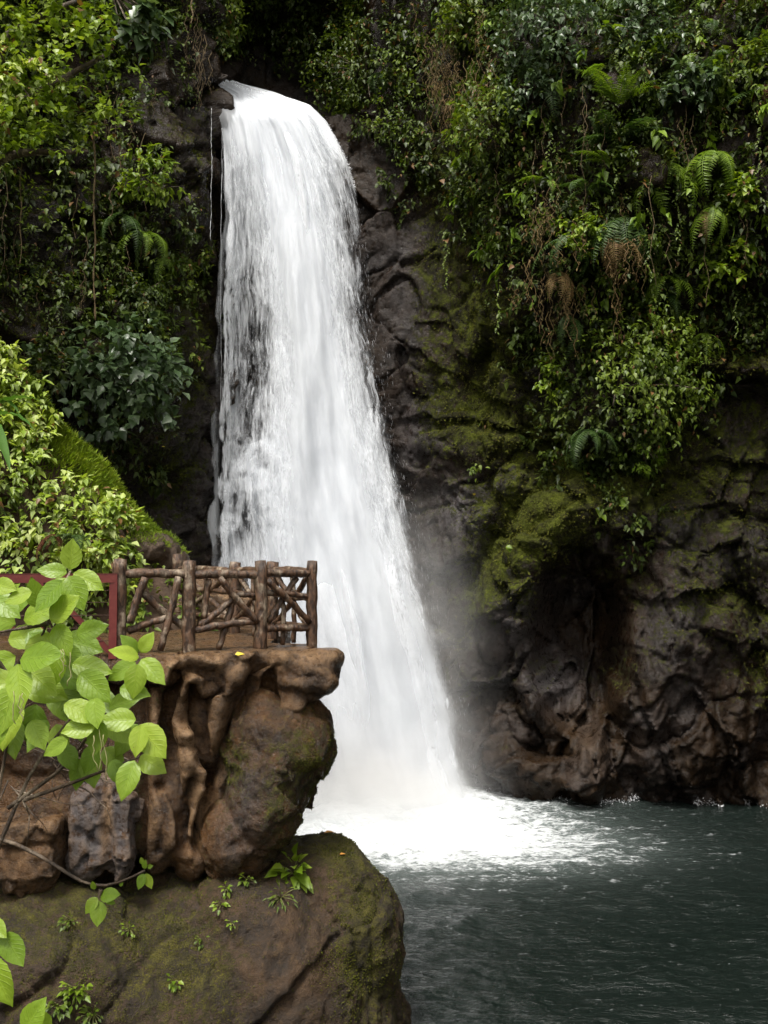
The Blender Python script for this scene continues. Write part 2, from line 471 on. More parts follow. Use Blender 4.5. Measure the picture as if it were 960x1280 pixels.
ledges = [([(520, 518), (600, 520), (660, 545), (700, 555)], .35, 18), ([(505, 425), (560, 470), (640, 500)], .2, 14),
          ([(860, 742), (895, 735), (918, 725), (945, 755)], .5, 24), ([(880, 468), (960, 470), (1010, 465)], .7, 26),
          ([(560, 615), (600, 590), (620, 570)], .25, 14), ([(905, 575), (960, 580)], .35, 18),
          ([(655, 735), (690, 700), (725, 678), (760, 690), (790, 740)], .45, 20), ([(760, 860), (740, 905), (745, 960)], .2, 10),
          ([(930, 700), (948, 780), (955, 830)], .3, 14), ([(580, 860), (640, 850), (665, 800)], .35, 16),
          ([(790, 850), (815, 920), (850, 990)], .3, 16), ([(870, 870), (905, 910), (915, 985)], .3, 14), ([(640, 700), (655, 760), (630, 840)], .25, 14)]
cracks = np.zeros(len(qx))
for pts_, amp, w in ledges:
    sd = polyd(pts_)
    D += amp * np.where(sd < 0, np.exp(sd / w) * .7, -np.exp(-sd / w)) * (np.abs(sd) < 8 * w)
# river notch behind the lip, and a straight chute behind the falling water
chute = sstep(250, 285, qx) * sstep(640 , 560, qx)
top_z = 19.35 - 2.2 * sstep(330, 450, qx)
D = D * (1 - .55 * chute * sstep(2, 6, Zz)) - .35 * chute
notch = sstep(-4.9, -4.3, X) * sstep(-.3, -1.6, X) * sstep(19.0, 19.5, Zz) * (1 - sstep(23.0, 24.5, Zz))
D -= 3.2 * notch
V = base + nrm2 * D[:, None]
V[:, 2] += .25 * fbm(base * 1.2, 3, 91) * sstep(0, 1.5, Zz)
# top plate curls back into the forest
tb = sstep(26, 36, Zz); V -= nrm2 * (tb ** 1.5 * 14)[:, None]
NU, NV = len(ss), len(Z)
CL = V.reshape(NU, NV, 3)
du = np.gradient(CL, axis=0); dv = np.gradient(CL, axis=1)
CN = np.cross(du, dv).reshape(-1, 3)
area = np.linalg.norm(CN, axis=1); CN /= area[:, None] + 1e-12
CN = np.where(((CN * nrm2).sum(1) < 0)[:, None], -CN, CN)
cpp = proj(V); ax_, ay_ = cpp[:, 0], cpp[:, 1]
# moss
upf = CN[:, 2]
moss = .22 + .30 * np.clip(upf, 0, 1) + .10 * sstep(430, 560, ax_) * sstep(760, 600, ay_)
moss += .12 * fbm(base * .5, 3, 101)
for (mx, my, rx, ry, a) in [(615, 430, 34, 60, .45), (575, 520, 50, 40, .28), (620, 540, 60, 30, .25), (700, 650, 42, 48, .6), (640, 650, 44, 60, .38), (630, 710, 40, 50, .38),
                            (560, 470, 60, 40, .15), (660, 760, 20, 30, .3), (860, 600, 120, 60, .15), (900, 560, 90, 60, .12), (900, 760, 60, 70, .22), (960, 860, 26, 60, .35),
                            (900, 430, 90, 40, .3), (780, 600, 60, 50, .25), (560, 300, 90, 120, .22), (540, 215, 50, 40, .3), (210, 590, 40, 50, .35), (230, 450, 40, 90, .2), (120, 380, 140, 160, .2),
                            (760, 720, 50, 24, .3), (590, 745, 30, 50, .3), (700, 560, 60, 50, .3), (240, 250, 40, 180, .1), (770, 830, 30, 30, .25), (700, 830, 30, 20, .3)]:
    moss += a * np.exp(-((ax_ - mx) / rx) ** 2 - ((ay_ - my) / ry) ** 2)
moss *= 1 - .8 * sstep(830, 930, ay_) ; moss *= 1 - .8 * np.exp(-((ax_ - 725) / 60) ** 2 - ((ay_ - 790) / 80) ** 2)
moss *= 1 - .9 * sstep(255, 290, ax_) * sstep(540, 480, ax_)
grey = np.zeros(len(qx))
for (mx, my, rx, ry, a) in [(635, 602, 26, 24, 1), (600, 650, 24, 28, 1), (530, 540, 34, 50, .6), (500, 380, 30, 80, .3), (570, 625, 30, 30, .8), (695, 850, 34, 36, .8), (545, 700, 40, 60, .6),
                            (640, 760, 30, 60, .6), (850, 790, 60, 70, .35), (925, 690, 40, 40, .4), (240, 600, 60, 100, .4), (700, 610, 40, 20, .6), (860, 640, 60, 40, .3), (930, 570, 40, 40, .3)]:
    grey += a * np.exp(-((ax_ - mx) / rx) ** 2 - ((ay_ - my) / ry) ** 2)
grey += .18 * (cid > .7)
tan_ = .2 * np.exp(-((ax_ - 735) / 28) ** 2 - ((ay_ - 930) / 40) ** 2) * .6
cliff = mesh_np('cliff', V, grid_faces(NU, NV), M['cliff'], attrs={'moss': moss, 'grey': np.clip(grey, 0, 1), 'tan': np.clip(tan_, 0, 1)})
tag(cliff, 'wet dark rock cliff streaked with moss around the waterfall pool', kind='structure')

def at_cliff(px, py, lift=0.0):
    """point of the cliff surface seen at photo position, and its normal"""
    d = (ax_ - px) ** 2 + (ay_ - py) ** 2
    near = np.where(d < max(64, d.min() * 1.5))[0]
    i = near[np.argmin(V[near, 1])]
    return Vector(V[i] + CN[i] * lift), Vector(CN[i])

# ------------------------------------------------------------------ foliage cover of the cliff (uncountable)
rows = ["999996777777899999999999", "999963444677789999999999", "888863110366688999899999", "777762000036888999999999",
        "776552000003678888899999", "555883100002356788899999", "556884100000345678889999", "446885100000223578888998",
        "557884100000122578888866", "557874100000011367888644", "467874100000011147998633", "478872100000011148998621",
        "368861000000011126997321", "247741000000001127985211", "123321000000001114663110", "111110000000001111243100",
        "000000000000000111122110", "000000000000000011011000", "000000000000000010010000"]
VM = np.array([[int(c) for c in r] for r in rows], float) / 9
VM = np.vstack([VM, np.zeros((13, 24))])
def veg_at(px, py):
    gx = np.clip(px / 40 - .5, 0, 22.999); gy = np.clip(py / 40 - .5, 0, 30.999)
    ix, iy = gx.astype(int), gy.astype(int); fx, fy = gx - ix, gy - iy
    return (VM[iy, ix] * (1 - fx) + VM[iy, ix + 1] * fx) * (1 - fy) + (VM[iy + 1, ix] * (1 - fx) + VM[iy + 1, ix + 1] * fx) * fy
veg = veg_at(ax_, ay_)
veg = np.clip(veg * 1.15, 0, 1) * sstep(.15, .6, .5 + .9 * fbm(base * .9, 3, 201) + (veg - .4) * 1.6)
inframe = sstep(-700, -100, ax_) * sstep(1700, 1060, ax_) * (ay_ > -420)
wgt = area * veg * inframe * (np.linalg.norm(V[:, :2], axis=1) > 9)
wgt[V[:, 2] > 33] = 0
prob = wgt / wgt.sum()
def scatter(n, pr): return rng.choice(len(V), n, p=pr)

parts = []
ids = scatter(12500, prob)
cn = CN[ids] * .8 + np.array([0, 0, .15])
rad = rng.uniform(.18, .55, len(ids)); 
ctr = V[ids] + CN[ids] * rng.uniform(0, .45, len(ids))[:, None]
vd, td = cluster_leaves(ctr, cn, rad, 17, rng.uniform(.08, .21, len(ids)), .7, rng.uniform(.5, .9, len(ids))[np.repeat(np.arange(len(ids)), 17)])
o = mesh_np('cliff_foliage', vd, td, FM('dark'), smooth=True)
tag(o, 'dense dark green leaves and creepers covering the upper cliff', 'foliage', kind='stuff')
# lighter leaf groups
pm = wgt * sstep(-.05, .35, fbm(base * .45 + 5, 3, 211)); pm /= pm.sum()
ids = scatter(3200, pm)
vd, td = cluster_leaves(V[ids] + CN[ids] * .4, CN[ids] * .8, rng.uniform(.2, .5, len(ids)), 15, rng.uniform(.09, .17, len(ids)), .6, .7)
o = mesh_np('cliff_creeper', vd, td, FM('mid'))
tag(o, 'mid green creepers growing through the dark cliff foliage', 'foliage', kind='stuff')
# tiny ground cover on the mossy rock
pm = area * np.clip(moss - .3, 0, 1) ** 1.0 * inframe * (ax_ > -50) * (ax_ < 1000) * (ay_ > 150); pm /= pm.sum()
ids = scatter(16000, pm)
vd, td = cluster_leaves(V[ids] + CN[ids] * .01, CN[ids], np.full(len(ids), .09), 6, rng.uniform(.018, .04, len(ids)), .3, .9)
o = mesh_np('moss_tufts', vd, td, FM('moss'))
tag(o, 'tiny plants and moss tufts on the wet rock', 'moss', kind='stuff')
# brown hanging root fringe
def hanging(name, spots, n, lmin, lmax, mat, label, kind='stuff', cat='roots', lift_=.25):
    ps = []
    for (px, py, rx, ry) in spots:
        for k in range(n):
            a, b = at_cliff(px + rng.normal() * rx, py + rng.normal() * ry, lift_ + rng.uniform(0, .35))
            L = rng.uniform(lmin, lmax)
            m = 7
            pth = [(a.x + .06 * math.sin(i * 1.7 + k), a.y - .02 * i, a.z - L * i / m) for i in range(m + 1)]
            ps.append(tube_mesh(pth, np.linspace(.013, .004, m + 1), 3, .4, False))
            # wisps of moss on the strands
            q = np.array(pth)[rng.integers(0, m, 16)] + rng.normal(size=(16, 3)) * .05
            ps.append(leaves_mesh(q, rng.normal(size=(16, 3)) * .4 + np.array([0, 0, -1]), unit(16), rng.uniform(.04, .10, 16), .35))
    Vv, Ff = join(ps)
    o = mesh_np(name, Vv, Ff, mat); tag(o, label, cat, kind=kind)
hanging('hanging_moss', [(572, 70, 20, 26), (590, 60, 22, 26), (600, 110, 14, 20), (560, 100, 12, 30), (690, 290, 12, 30), (690, 350, 10, 14), (770, 310, 14, 16)], 22, .4, 1.3, FM('brown'),
        'brown hanging moss and dead strands on the upper right cliff', cat='hanging moss', lift_=.6)
hanging('aerial_roots', [(60, 300, 50, 60), (150, 150, 30, 40), (250, 40, 20, 20), (640, 170, 60, 70), (860, 200, 60, 70)], 12, .8, 2.6, M['vine'],
        'thin trailing roots hanging down through the cliff foliage', cat='roots')

# ------------------------------------------------------------------ individual shrubs on the cliff
SH = 'leafy shrubs rooted on the cliff'
def shrub_from(name, centre, radius, mat, label, group=None, n=60, leaf=.12, normal=(0, -1, .2), droop=.6, flat=.6, width=.75, root=None, rz=1.0):
    c = np.array(centre, float); nrm = np.array(normal, float); nrm /= np.linalg.norm(nrm)
    root = np.array(root if root is not None else c - nrm * radius * .8)
    e = empty(name, root)
    tag(e, label, 'shrub', group)
    d = unit(n * 3); d = d[(d @ nrm) > -.15][:n]
    d[:, 2] *= rz
    cc = c + d * radius * rng.uniform(.45, 1.0, len(d))[:, None] - nrm * radius * (1 - flat) * .3
    cc += .18 * radius * rng.normal(size=cc.shape)
    v, t_ = cluster_leaves(cc, d * .6 + nrm * .3, np.full(len(d), radius * .32 + .05), 14, np.full(len(d), leaf), droop, width)
    mesh_np('foliage', v, t_, FM(mat), e)
    ps = []
    for k in range(min(10, len(d))):
        tgt = cc[k * (len(cc) // 10) if len(cc) >= 10 else k]
        mid = (root + tgt) / 2 + np.array([0, -.05, .12]) * radius
        ps.append(tube_mesh(smooth_path([root, mid, tgt], 6), np.linspace(.028, .008, 6) * (radius ** .5 + .2), 5, .15))
    v, t_ = join(ps); mesh_np('stem', v, t_, M['stem'], e)
    return e
def cliff_shrub(px, py, rpx, mat, label, **kw):
    a, nn = at_cliff(px, py, 0)
    r = rpx * a.y / F
    c = a + nn * (r * .5) + Vector((0, -.1, 0))
    shrub_from('cliff_shrub', c, r, mat, label, SH, normal=(nn.x * .7, nn.y * .7 - .3, .3), root=a, **kw)
cliff_shrub(772, 484, 80, 'mid', 'large dense round shrub hanging in the middle of the right cliff', n=210, leaf=.14, droop=.9)
cliff_shrub(140, 475, 72, 'grey', 'broad leaved grey green shrub over the dark hollow left of the waterfall', n=80, leaf=.24, droop=.7, width=.95)
cliff_shrub(165, 385, 40, 'dark', 'narrow leafy shrub just above the broad leaved shrub on the left cliff', n=60, leaf=.13, droop=.9)
cliff_shrub(192, 240, 34, 'bright', 'bright sprig of glossy leaves standing out on the dark left cliff', n=32, leaf=.20, droop=.8, width=.6)
cliff_shrub(450, 95, 52, 'dark', 'shrub with fine leaves above the right shoulder of the waterfall', n=80, leaf=.13)
cliff_shrub(370, 45, 42, 'dark', 'dim shrub on the rim straight above the water lip', n=60, leaf=.13)
cliff_shrub(288, 40, 36, 'mid', 'small hanging shrub above the left end of the water lip', n=40, leaf=.14)
cliff_shrub(590, 40, 40, 'mid', 'shrub above the curtain of brown moss at the top of the cliff', n=60, leaf=.15)
cliff_shrub(700, 50, 66, 'grey', 'grey green shrub along the top edge right of the brown moss', n=120, leaf=.16)
cliff_shrub(800, 40, 50, 'grey', 'spreading shrub at the top edge left of the rust coloured fern', n=80, leaf=.17)
cliff_shrub(620, 170, 50, 'mid', 'loose shrub below the brown moss curtain', n=70, leaf=.15)
cliff_shrub(660, 130, 34, 'grey', 'small pale shrub between the brown moss and the broad fan fronds', n=40, leaf=.15)
cliff_shrub(585, 220, 36, 'dark', 'dark shrub hanging beside the dim hollow right of the falls', n=50, leaf=.14)
cliff_shrub(728, 298, 26, 'bright', 'yellow green sprig left of the drooping brown fern', n=30, leaf=.14)
cliff_shrub(905, 325, 32, 'bright', 'bright rounded leaves growing below the hanging green ferns', n=34, leaf=.15, width=1.0)
cliff_shrub(925, 250, 24, 'bright', 'light green leaf cluster right of the hanging green ferns', n=26, leaf=.15, width=1.0)
cliff_shrub(935, 100, 40, 'mid', 'leafy shrub near the right edge under the rust fern', n=50, leaf=.18)
cliff_shrub(870, 110, 34, 'grey', 'grey leaved shrub right of the broad fan fronds', n=44, leaf=.2)
cliff_shrub(680, 470, 26, 'bright', 'low bright plant left of the large dense shrub', n=26, leaf=.15)
cliff_shrub(800, 560, 26, 'fern', 'pale fern like tuft below the large dense shrub', n=22, leaf=.15, width=.5)
cliff_shrub(930, 400, 30, 'dark', 'dark shrub above the mossy ledge at the right edge', n=40, leaf=.12)
cliff_shrub(60, 470, 36, 'dark', 'dim shrub between the green slope and the broad leaved shrub', n=50, leaf=.15)
cliff_shrub(225, 345, 24, 'mid', 'sparse shrub on the bare rock left of the falling water', n=22, leaf=.15)

# ------------------------------------------------------------------ ferns
def frond_mesh(L=1.0, pairs=20, droop=.8, w=.17, seedk=0, pw=.036):
    n = pairs + 3
    tt = np.linspace(0, 1, n)
    ang = R(25) - tt * droop * 1.9
    dx = np.cumsum(np.cos(ang)) * L / n; dz = np.cumsum(np.sin(ang)) * L / n
    sp_ = np.stack([dx - dx[0], .03 * np.sin(tt * 3 + seedk), dz - dz[0]], 1)
    ps = [tube_mesh(sp_, np.linspace(.010, .002, n), 4, 0, False)]
    pos, fw, up, sz, wd = [], [], [], [], []
    tan = np.gradient(sp_, axis=0)
    for i in range(2, n - 1):
        prof = math.sin(math.pi * min(1, (tt[i] * .93 + .07)) ** .75) ** .8
        for s in (-1, 1):
            pos.append(sp_[i]); t3 = tan[i] / np.linalg.norm(tan[i])
            fw.append(np.array([0, s, 0]) + t3 * .35 + np.array([0, 0, -.22 + .1 * rng.normal()]))
            up.append(np.array([-t3[2], 0, t3[0]])); sz.append(w * prof * rng.uniform(.85, 1.1)); wd.append(.27)
    v, f_ = leaves_mesh(np.array(pos), np.array(fw), np.array(up), np.array(sz), np.array(wd))
    ps.append((v, f_))
    return join(ps)
FR = {}
for mk in ('fern', 'fern_dark', 'brown', 'rust'):
    FR[mk] = []
    for k, (dr, w) in enumerate([(.55, .17), (.95, .15), (1.25, .16)]):
        v, f_ = frond_mesh(1, 22, dr, w, k)
        me_o = mesh_np('frond', v, f_, FM(mk)); me = me_o.data; bpy.data.objects.remove(me_o)
        FR[mk].append(me)
FG = 'ferns hanging on the right cliff'
def fern(px, py, Lpx, mat, label, n=7, spread=70, kind=1, down=.3, group=FG, base=None, face=-90, lift=.35):
    if base is None:
        a, nn = at_cliff(px, py, lift)
    else: a = base
    e = empty('fern', a); tag(e, label, 'fern', group)
    L = Lpx * a.y / F
    n = int(n * 1.25 + .5)
    for k in range(n):
        me = FR[mat][min(2, max(0, kind + random.choice((-1, 0, 0))))]
        o = bpy.data.objects.new('frond', me); COL.objects.link(o); o.parent = e
        q_ = (k / max(1, n - 1) - .5) * 2; az = face + math.copysign(abs(q_) ** .6, q_) * min(88, spread * 1.25) + random.uniform(-8, 8)
        o.rotation_euler = Euler((random.uniform(-.25, .25), down + random.uniform(-.25, .3), R(az)), 'XYZ')
        s = L * random.uniform(.8, 1.5); o.scale = (s, s, s)
    return e
fern(770, 128, 58, 'fern', 'bright fan of short fronds at the heart of the right cliff', n=7, spread=85, kind=0, down=-.5)
fern(775, 165, 66, 'fern_dark', 'broad dark fan fronds arching left and right below the bright fan', n=6, spread=88, kind=0, down=-.1)
fern(768, 212, 44, 'fern', 'small bright fern under the broad dark fan fronds', n=5, spread=80, kind=0, down=-.2)
fern(850, 205, 70, 'fern', 'light green fern with long hanging fronds, left of the right edge cluster', n=6, spread=50, kind=2, down=.5)
fern(885, 195, 78, 'fern', 'largest light green hanging fern, its fronds reaching furthest down', n=8, spread=60, kind=2, down=.5)
fern(885, 262, 56, 'fern', 'lower light green hanging fern above the rounded bright leaves', n=5, spread=50, kind=2, down=.6)
fern(870, 262, 48, 'brown', 'withered brown frond hanging under the light green ferns', n=2, spread=20, kind=2, down=.7)
fern(780, 275, 72, 'fern_dark', 'drooping dull fern with brown tips above the large dense shrub', n=7, spread=60, kind=2, down=.5)
fern(768, 300, 60, 'brown', 'dead brown fern fronds hanging under the drooping dull fern', n=5, spread=50, kind=2, down=.7)
fern(820, 345, 56, 'fern', 'fresh fern with strap like fronds just above the large dense shrub', n=5, spread=60, kind=2, down=.5)
fern(705, 300, 62, 'fern_dark', 'dark drooping fern left of the drooping dull fern', n=6, spread=70, kind=2, down=.4)
fern(695, 345, 60, 'brown', 'single dead brown fern pointing down left of the large dense shrub', n=2, spread=20, kind=2, down=.7)
fern(708, 400, 52, 'fern_dark', 'upright hanging fern touching the left side of the large dense shrub', n=3, spread=30, kind=2, down=.4)
fern(725, 535, 48, 'fern_dark', 'fern with five long fronds under the left of the large dense shrub', n=6, spread=75, kind=2, down=.4)
fern(862, 425, 40, 'fern', 'small fern on the right side of the large dense shrub', n=4, spread=60, kind=2, down=.4)
fern(922, 5, 48, 'rust', 'rust coloured dead fern at the top right corner', n=5, spread=60, kind=1, down=.4)
fern(950, 118, 50, 'rust', 'reddish dead fern at the right edge of the photograph', n=5, spread=60, kind=2, down=.4)
fern(905, 90, 56, 'fern_dark', 'grey green fern between the two rust coloured ferns', n=5, spread=70, kind=1, down=.2)
fern(720, 240, 48, 'fern_dark', 'fan shaped fern right of the thin brown moss strands', n=5, spread=80, kind=1, down=.1)
fern(680, 225, 40, 'fern', 'small pale fern among the shrubs below the brown moss', n=4, spread=70, kind=1, down=.1)
fern(185, 290, 60, 'fern', 'fern drooping under the bright sprig on the left cliff', n=5, spread=60, kind=2, down=.4, group='ferns on the left cliff')
fern(155, 280, 56, 'fern_dark', 'dark fern with one broad hanging frond beside the bright sprig', n=3, spread=40, kind=2, down=.5, group='ferns on the left cliff')
fern(205, 330, 40, 'fern', 'small fern on the rock ledge below the bright sprig', n=4, spread=60, kind=2, down=.4, group='ferns on the left cliff')
fern(470, 100, 40, 'fern_dark', 'pale drooping fern beside the shrub right of the waterfall top', n=5, spread=60, kind=2, down=.5)

# fern and creeper undergrowth nobody could count
def fern_cover(name, n, pr, mat, label, s0, s1):
    ps = []
    ids = scatter(n, pr)
    for i in ids:
        me = random.choice(FR[mat]); k_ = len(me.vertices)
        co = np.empty(k_ * 3, np.float32); me.vertices.foreach_get('co', co); co = co.reshape(-1, 3)
        tr_ = np.array([tuple(p.vertices) for p in me.polygons]) if me.name not in TRI else TRI[me.name]
        TRI[me.name] = tr_
        az = R(-90 + random.uniform(-85, 85)); m = np.array(Euler((random.uniform(-.3, .3), random.uniform(.0, .7), az)).to_matrix())
        ps.append((co @ m.T * random.uniform(s0, s1) + V[i] + CN[i] * random.uniform(.1, .4), tr_))
    v, f_ = join(ps); o = mesh_np(name, v, f_, FM(mat)); tag(o, label, 'ferns', kind='stuff')
TRI = {}
rgt = wgt * (ax_ > 560) * (ay_ < 400); rgt /= rgt.sum()
fern_cover('fern_undergrowth', 150, rgt, 'fern_dark', 'dark fern undergrowth mixed into the leaves of the right cliff', .6, 1.5)
rg2 = wgt * (ax_ > 760) * (ay_ < 460); rg2 /= rg2.sum()
fern_cover('bright_fern_undergrowth', 46, rg2, 'fern', 'brighter ferns scattered towards the right edge of the cliff', .6, 1.3)
lft = wgt * (ax_ < 260) * (ay_ < 560); lft /= lft.sum()
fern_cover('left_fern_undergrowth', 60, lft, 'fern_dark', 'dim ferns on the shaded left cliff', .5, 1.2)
ids = scatter(520, rgt)
vd, td = cluster_leaves(V[ids] + CN[ids] * .45, CN[ids] * .9, rng.uniform(.2, .5, len(ids)), 6, rng.uniform(.2, .36, len(ids)), 1.1, .62)
o = mesh_np('broad_leaf_undergrowth', vd, td, FM('fern')); tag(o, 'broad drooping leaves scattered through the foliage of the right cliff', 'foliage', kind='stuff')
def strands(name, n, pr, mat, label, l0, l1, ls):
    P_, F_, U_, S_ = [], [], [], []
    for i in scatter(n, pr):
        L = random.uniform(l0, l1); m = int(L / .055); b0 = V[i] + CN[i] * random.uniform(.3, .7)
        for q in range(m):
            P_.append(b0 + np.array([.05 * math.sin(q * .5 + i), -.03 * math.sin(q * .3), -L * q / m])); F_.append([random.uniform(-1, 1), random.uniform(-.7, .1), -.7]); U_.append([0, -.7, .7]); S_.append(random.uniform(.6, 1.2) * ls)
    v, f_ = leaves_mesh(np.array(P_), np.array(F_), np.array(U_, float) + unit(len(P_)) * .3, np.array(S_), .6)
    o = mesh_np(name, v, f_, FM(mat)); tag(o, label, 'creepers', kind='stuff')
strands('trailing_creeper', 330, rgt, 'mid', 'leafy creepers trailing straight down over the right cliff', .6, 2.2, .10)
strands('left_trailing_creeper', 180, lft, 'dark', 'leafy creepers trailing down over the left cliff', .6, 2.2, .10)

# broad single leaves low on the right wall
def bigleaf_plant(name, spots, label, mat='bright', size=.3, group=None):
    e = None; ps = []
    for (px, py, s, a) in spots:
        c, nn = at_cliff(px, py, .12)
        if e is None: e = empty(name, c); tag(e, label, 'plant', group)
        ps.append(leaves_mesh(np.array([c]), np.array([[math.cos(R(a)), -.35, -math.sin(R(a))]]), np.array([[0.1, -.9, .5]]), np.array([size * s]), .9))
    v, f_ = join(ps); mesh_np('leaves', v, f_, FM(mat), e)
bigleaf_plant('broad_leaf_plant', [(775, 620, 1.3, 60), (778, 622, 1.1, 110), (772, 625, .9, 20)], 'bright upright broad leaves alone on the bare rock below the large shrub')
bigleaf_plant('broad_leaf_plant', [(748, 640, 1.0, 90), (752, 642, .7, 60)], 'single pale heart shaped leaf left of the bright upright broad leaves')
bigleaf_plant('broad_leaf_plant', [(634, 678, .8, 70), (630, 680, .6, 20)], 'small bright leaf pair above the left end of the mossy arch')
bigleaf_plant('broad_leaf_plant', [(853, 480, 1.1, 80), (858, 486, .7, 60)], 'single light leaf hanging right of the large dense shrub')

# ------------------------------------------------------------------ WATER
def falls_edges(y):
    ys = [100, 108, 120, 135, 160, 200, 250, 320, 400, 480, 560, 650, 760, 860, 950, 1000, 1040]
    L = [256, 258, 264, 270, 276, 281, 285, 287, 288, 287, 283, 280, 283, 290, 296, 300, 300]
    Rr = [285, 300, 345, 388, 412, 434, 449, 462, 474, 486, 502, 524, 552, 576, 596, 612, 625]
    return np.interp(y, ys, L), np.interp(y, ys, Rr)
def falls_sheet(nu, nv, depth, seed, amp, y0=106, y1=1015, spread=0.0):
    u = np.linspace(0, 1, nu); y = y0 + (y1 - y0) * np.linspace(0, 1, nv) ** 1.08
    U, YY = np.meshgrid(u, y, indexing='ij'); U, YY = U.ravel(), YY.ravel()
    L, Rr = falls_edges(YY)
    PX = L + (U) * (Rr - L) + spread * (U - .5) * sstep(105, 500, YY)
    tz = (YY - 105) / 900
    Y = 27.55 - 1.5 * np.sqrt(np.clip(tz, 0, 1)) + 1.6 * (1 - sstep(104, 150, YY)) - .35 * np.sin(np.pi * U) - depth
    dx = (PX - 480) / F; dz = (640 - YY) / F
    k = Y / (cp - sp * dz)
    W = np.stack([dx * k, Y, 6 + (sp + cp * dz) * k], 1)
    n = fbm(np.stack([U * 9 + seed, YY / 200, np.full(len(U), seed * 3.1)], 1), 4, seed)
    W[:, 1] += amp * n * sstep(104, 200, YY)
    W[:, 2] += .24 * np.abs(fbm(np.stack([U * 11, YY / 50, np.full(len(U), seed * 1.0)], 1), 4, seed + 40, .6)) * (1 - sstep(130, 230, YY))
    uv = np.stack([U * 8.0, (YY - 100) / 900 * 17], 1)
    return W, U, YY, uv
def falls_mat(name, sx, sy, k, seed, col=(.88, .91, .96), mx=1.0):
    t = NT(name); uv = t.coord('UV')
    w = t.noise(uv, .6, 2)
    wv = t.new('ShaderNodeTexNoise'); wv.inputs['Scale'].default_value = .9; wv.inputs['Detail'].default_value = 3; t.l(uv, wv.inputs['Vector'])
    wo_ = t.new('ShaderNodeVectorMath', operation='MULTIPLY_ADD'); t.l(wv.outputs['Color'], wo_.inputs[0]); wo_.inputs[1].default_value = (.55, 1.2, 0); t.l(uv, wo_.inputs[2]); uvw = wo_.outputs[0]
    m = t.mapping(uvw, (sx, sy, 1), (0, 0, 0), (seed, seed * 2.3, 0))
    a = t.noise(m, 1.0, 5, .62, .35)
    m2 = t.mapping(uvw, (sx * 3.0, sy * 3.2, 1), (0, 0, .0), (seed * 3, seed, 0))
    b = t.noise(m2, 1.0, 4, .6, .3)
    m3 = t.mapping(uv, (sx * .28, sy * .35, 1), (0, 0, 0), (seed * 5, 1, 0))
    c = t.noise(m3, 1.0, 2)
    n = t.math('ADD', t.math('MULTIPLY', a, .5), t.math('MULTIPLY', b, .36))
    n = t.math('ADD', n, t.math('MULTIPLY', c, .22))
    al = t.math('ADD', t.math('MULTIPLY', t.math('SUBTRACT', n, .5), k), t.math('SUBTRACT', t.math('MULTIPLY', t.attr('dens'), 2.0), .5))
    al = t.rng(al, 0, 1, 0, mx)
    nrm = t.bump(t.math('ADD', a, t.math('MULTIPLY', b, .5)), .5, .06)
    df = t.princ(t.mix(t.rng(b, .35, .65), (.80, .83, .88), col), .55, nrm, .3)
    tr = t.new('ShaderNodeBsdfTranslucent'); tr.inputs[0].default_value = (.85, .87, .9, 1)
    mx = t.new('ShaderNodeMixShader'); mx.inputs[0].default_value = .3; t.l(df, mx.inputs[1]); t.l(tr.outputs[0], mx.inputs[2])
    tp = t.new('ShaderNodeBsdfTransparent')
    m4 = t.new('ShaderNodeMixShader'); t.l(al, m4.inputs[0]); t.l(tp.outputs[0], m4.inputs[1]); t.l(mx.outputs[0], m4.inputs[2])
    return t.surf(m4.outputs[0])
falls = empty('waterfall', P(430, 1000, 26)); tag(falls, 'tall white waterfall plunging over the cliff into the pool', kind='structure')
def dens_fn(U, YY, layer):
    # solid core that widens downwards; see-through veil on the left, ragged right edge
    core = np.exp(-((U - np.interp(YY, [105, 200, 400, 600, 1000], [.45, .42, .52, .55, .5])) / np.interp(YY, [105, 250, 400, 600, 1000], [.60, .34, .24, .34, .55])) ** 2)
    veil = np.interp(U, [0, .12, .3, .6, .8, 1], [.44, .27, .25, .34, .24, .20])
    d = veil + .64 * core + .30 * sstep(230, 110, YY) + .25 * sstep(620, 900, YY)
    PXf = falls_edges(YY)[0] * (1 - U) + falls_edges(YY)[1] * U
    d -= .30 * np.exp(-((PXf - 312) / 20) ** 2 - ((YY - 640) / 42) ** 2)
    for arc in ([(283, 700), (286, 640), (297, 590), (312, 578), (330, 592), (340, 640), (350, 700)], [(286, 690), (300, 630), (312, 600), (330, 606)], [(300, 575), (330, 552), (360, 580)]):
        best = np.full(len(PXf), 1e9); jx = 7 * fbm(np.stack([PXf / 16, YY / 16, PXf * 0], 1), 2, 3)
        for (x0, y0), (x1, y1) in zip(arc[:-1], arc[1:]):
            dx, dy = x1 - x0, y1 - y0; tt = np.clip(((PXf - x0) * dx + (YY - y0) * dy) / (dx * dx + dy * dy), 0, 1)
            best = np.minimum(best, np.hypot(PXf + jx - x0 - tt * dx, YY + jx - y0 - tt * dy))
        d += .30 * np.exp(-(best / (4 + 2 * np.sin(PXf * .4))) ** 2)
    d -= .10 * np.exp(-((U - .25) / .12) ** 2) * sstep(180, 300, YY) * sstep(620, 520, YY)
    d += .35 * np.exp(-((U - .015) / .018) ** 2) * sstep(150, 250, YY)
    d += .4 * np.exp(-((U - .16) / .03) ** 2 - ((YY - 620) / 45) ** 2)
    jg = .05 * fbm(np.stack([U * 6, YY / 38, U * 0 + layer * 40], 1), 3, 17) * sstep(150, 300, YY)
    U = U + jg
    e = np.minimum(sstep(-.01, .025, U), sstep(1.0, np.interp(YY, [105, 235, 330, 600, 1000], [.995, .985, .90, .85, .80]), U))
    return np.clip(d, 0, 1.2) * (.15 + .85 * e) - (1 - e) * .42 - layer
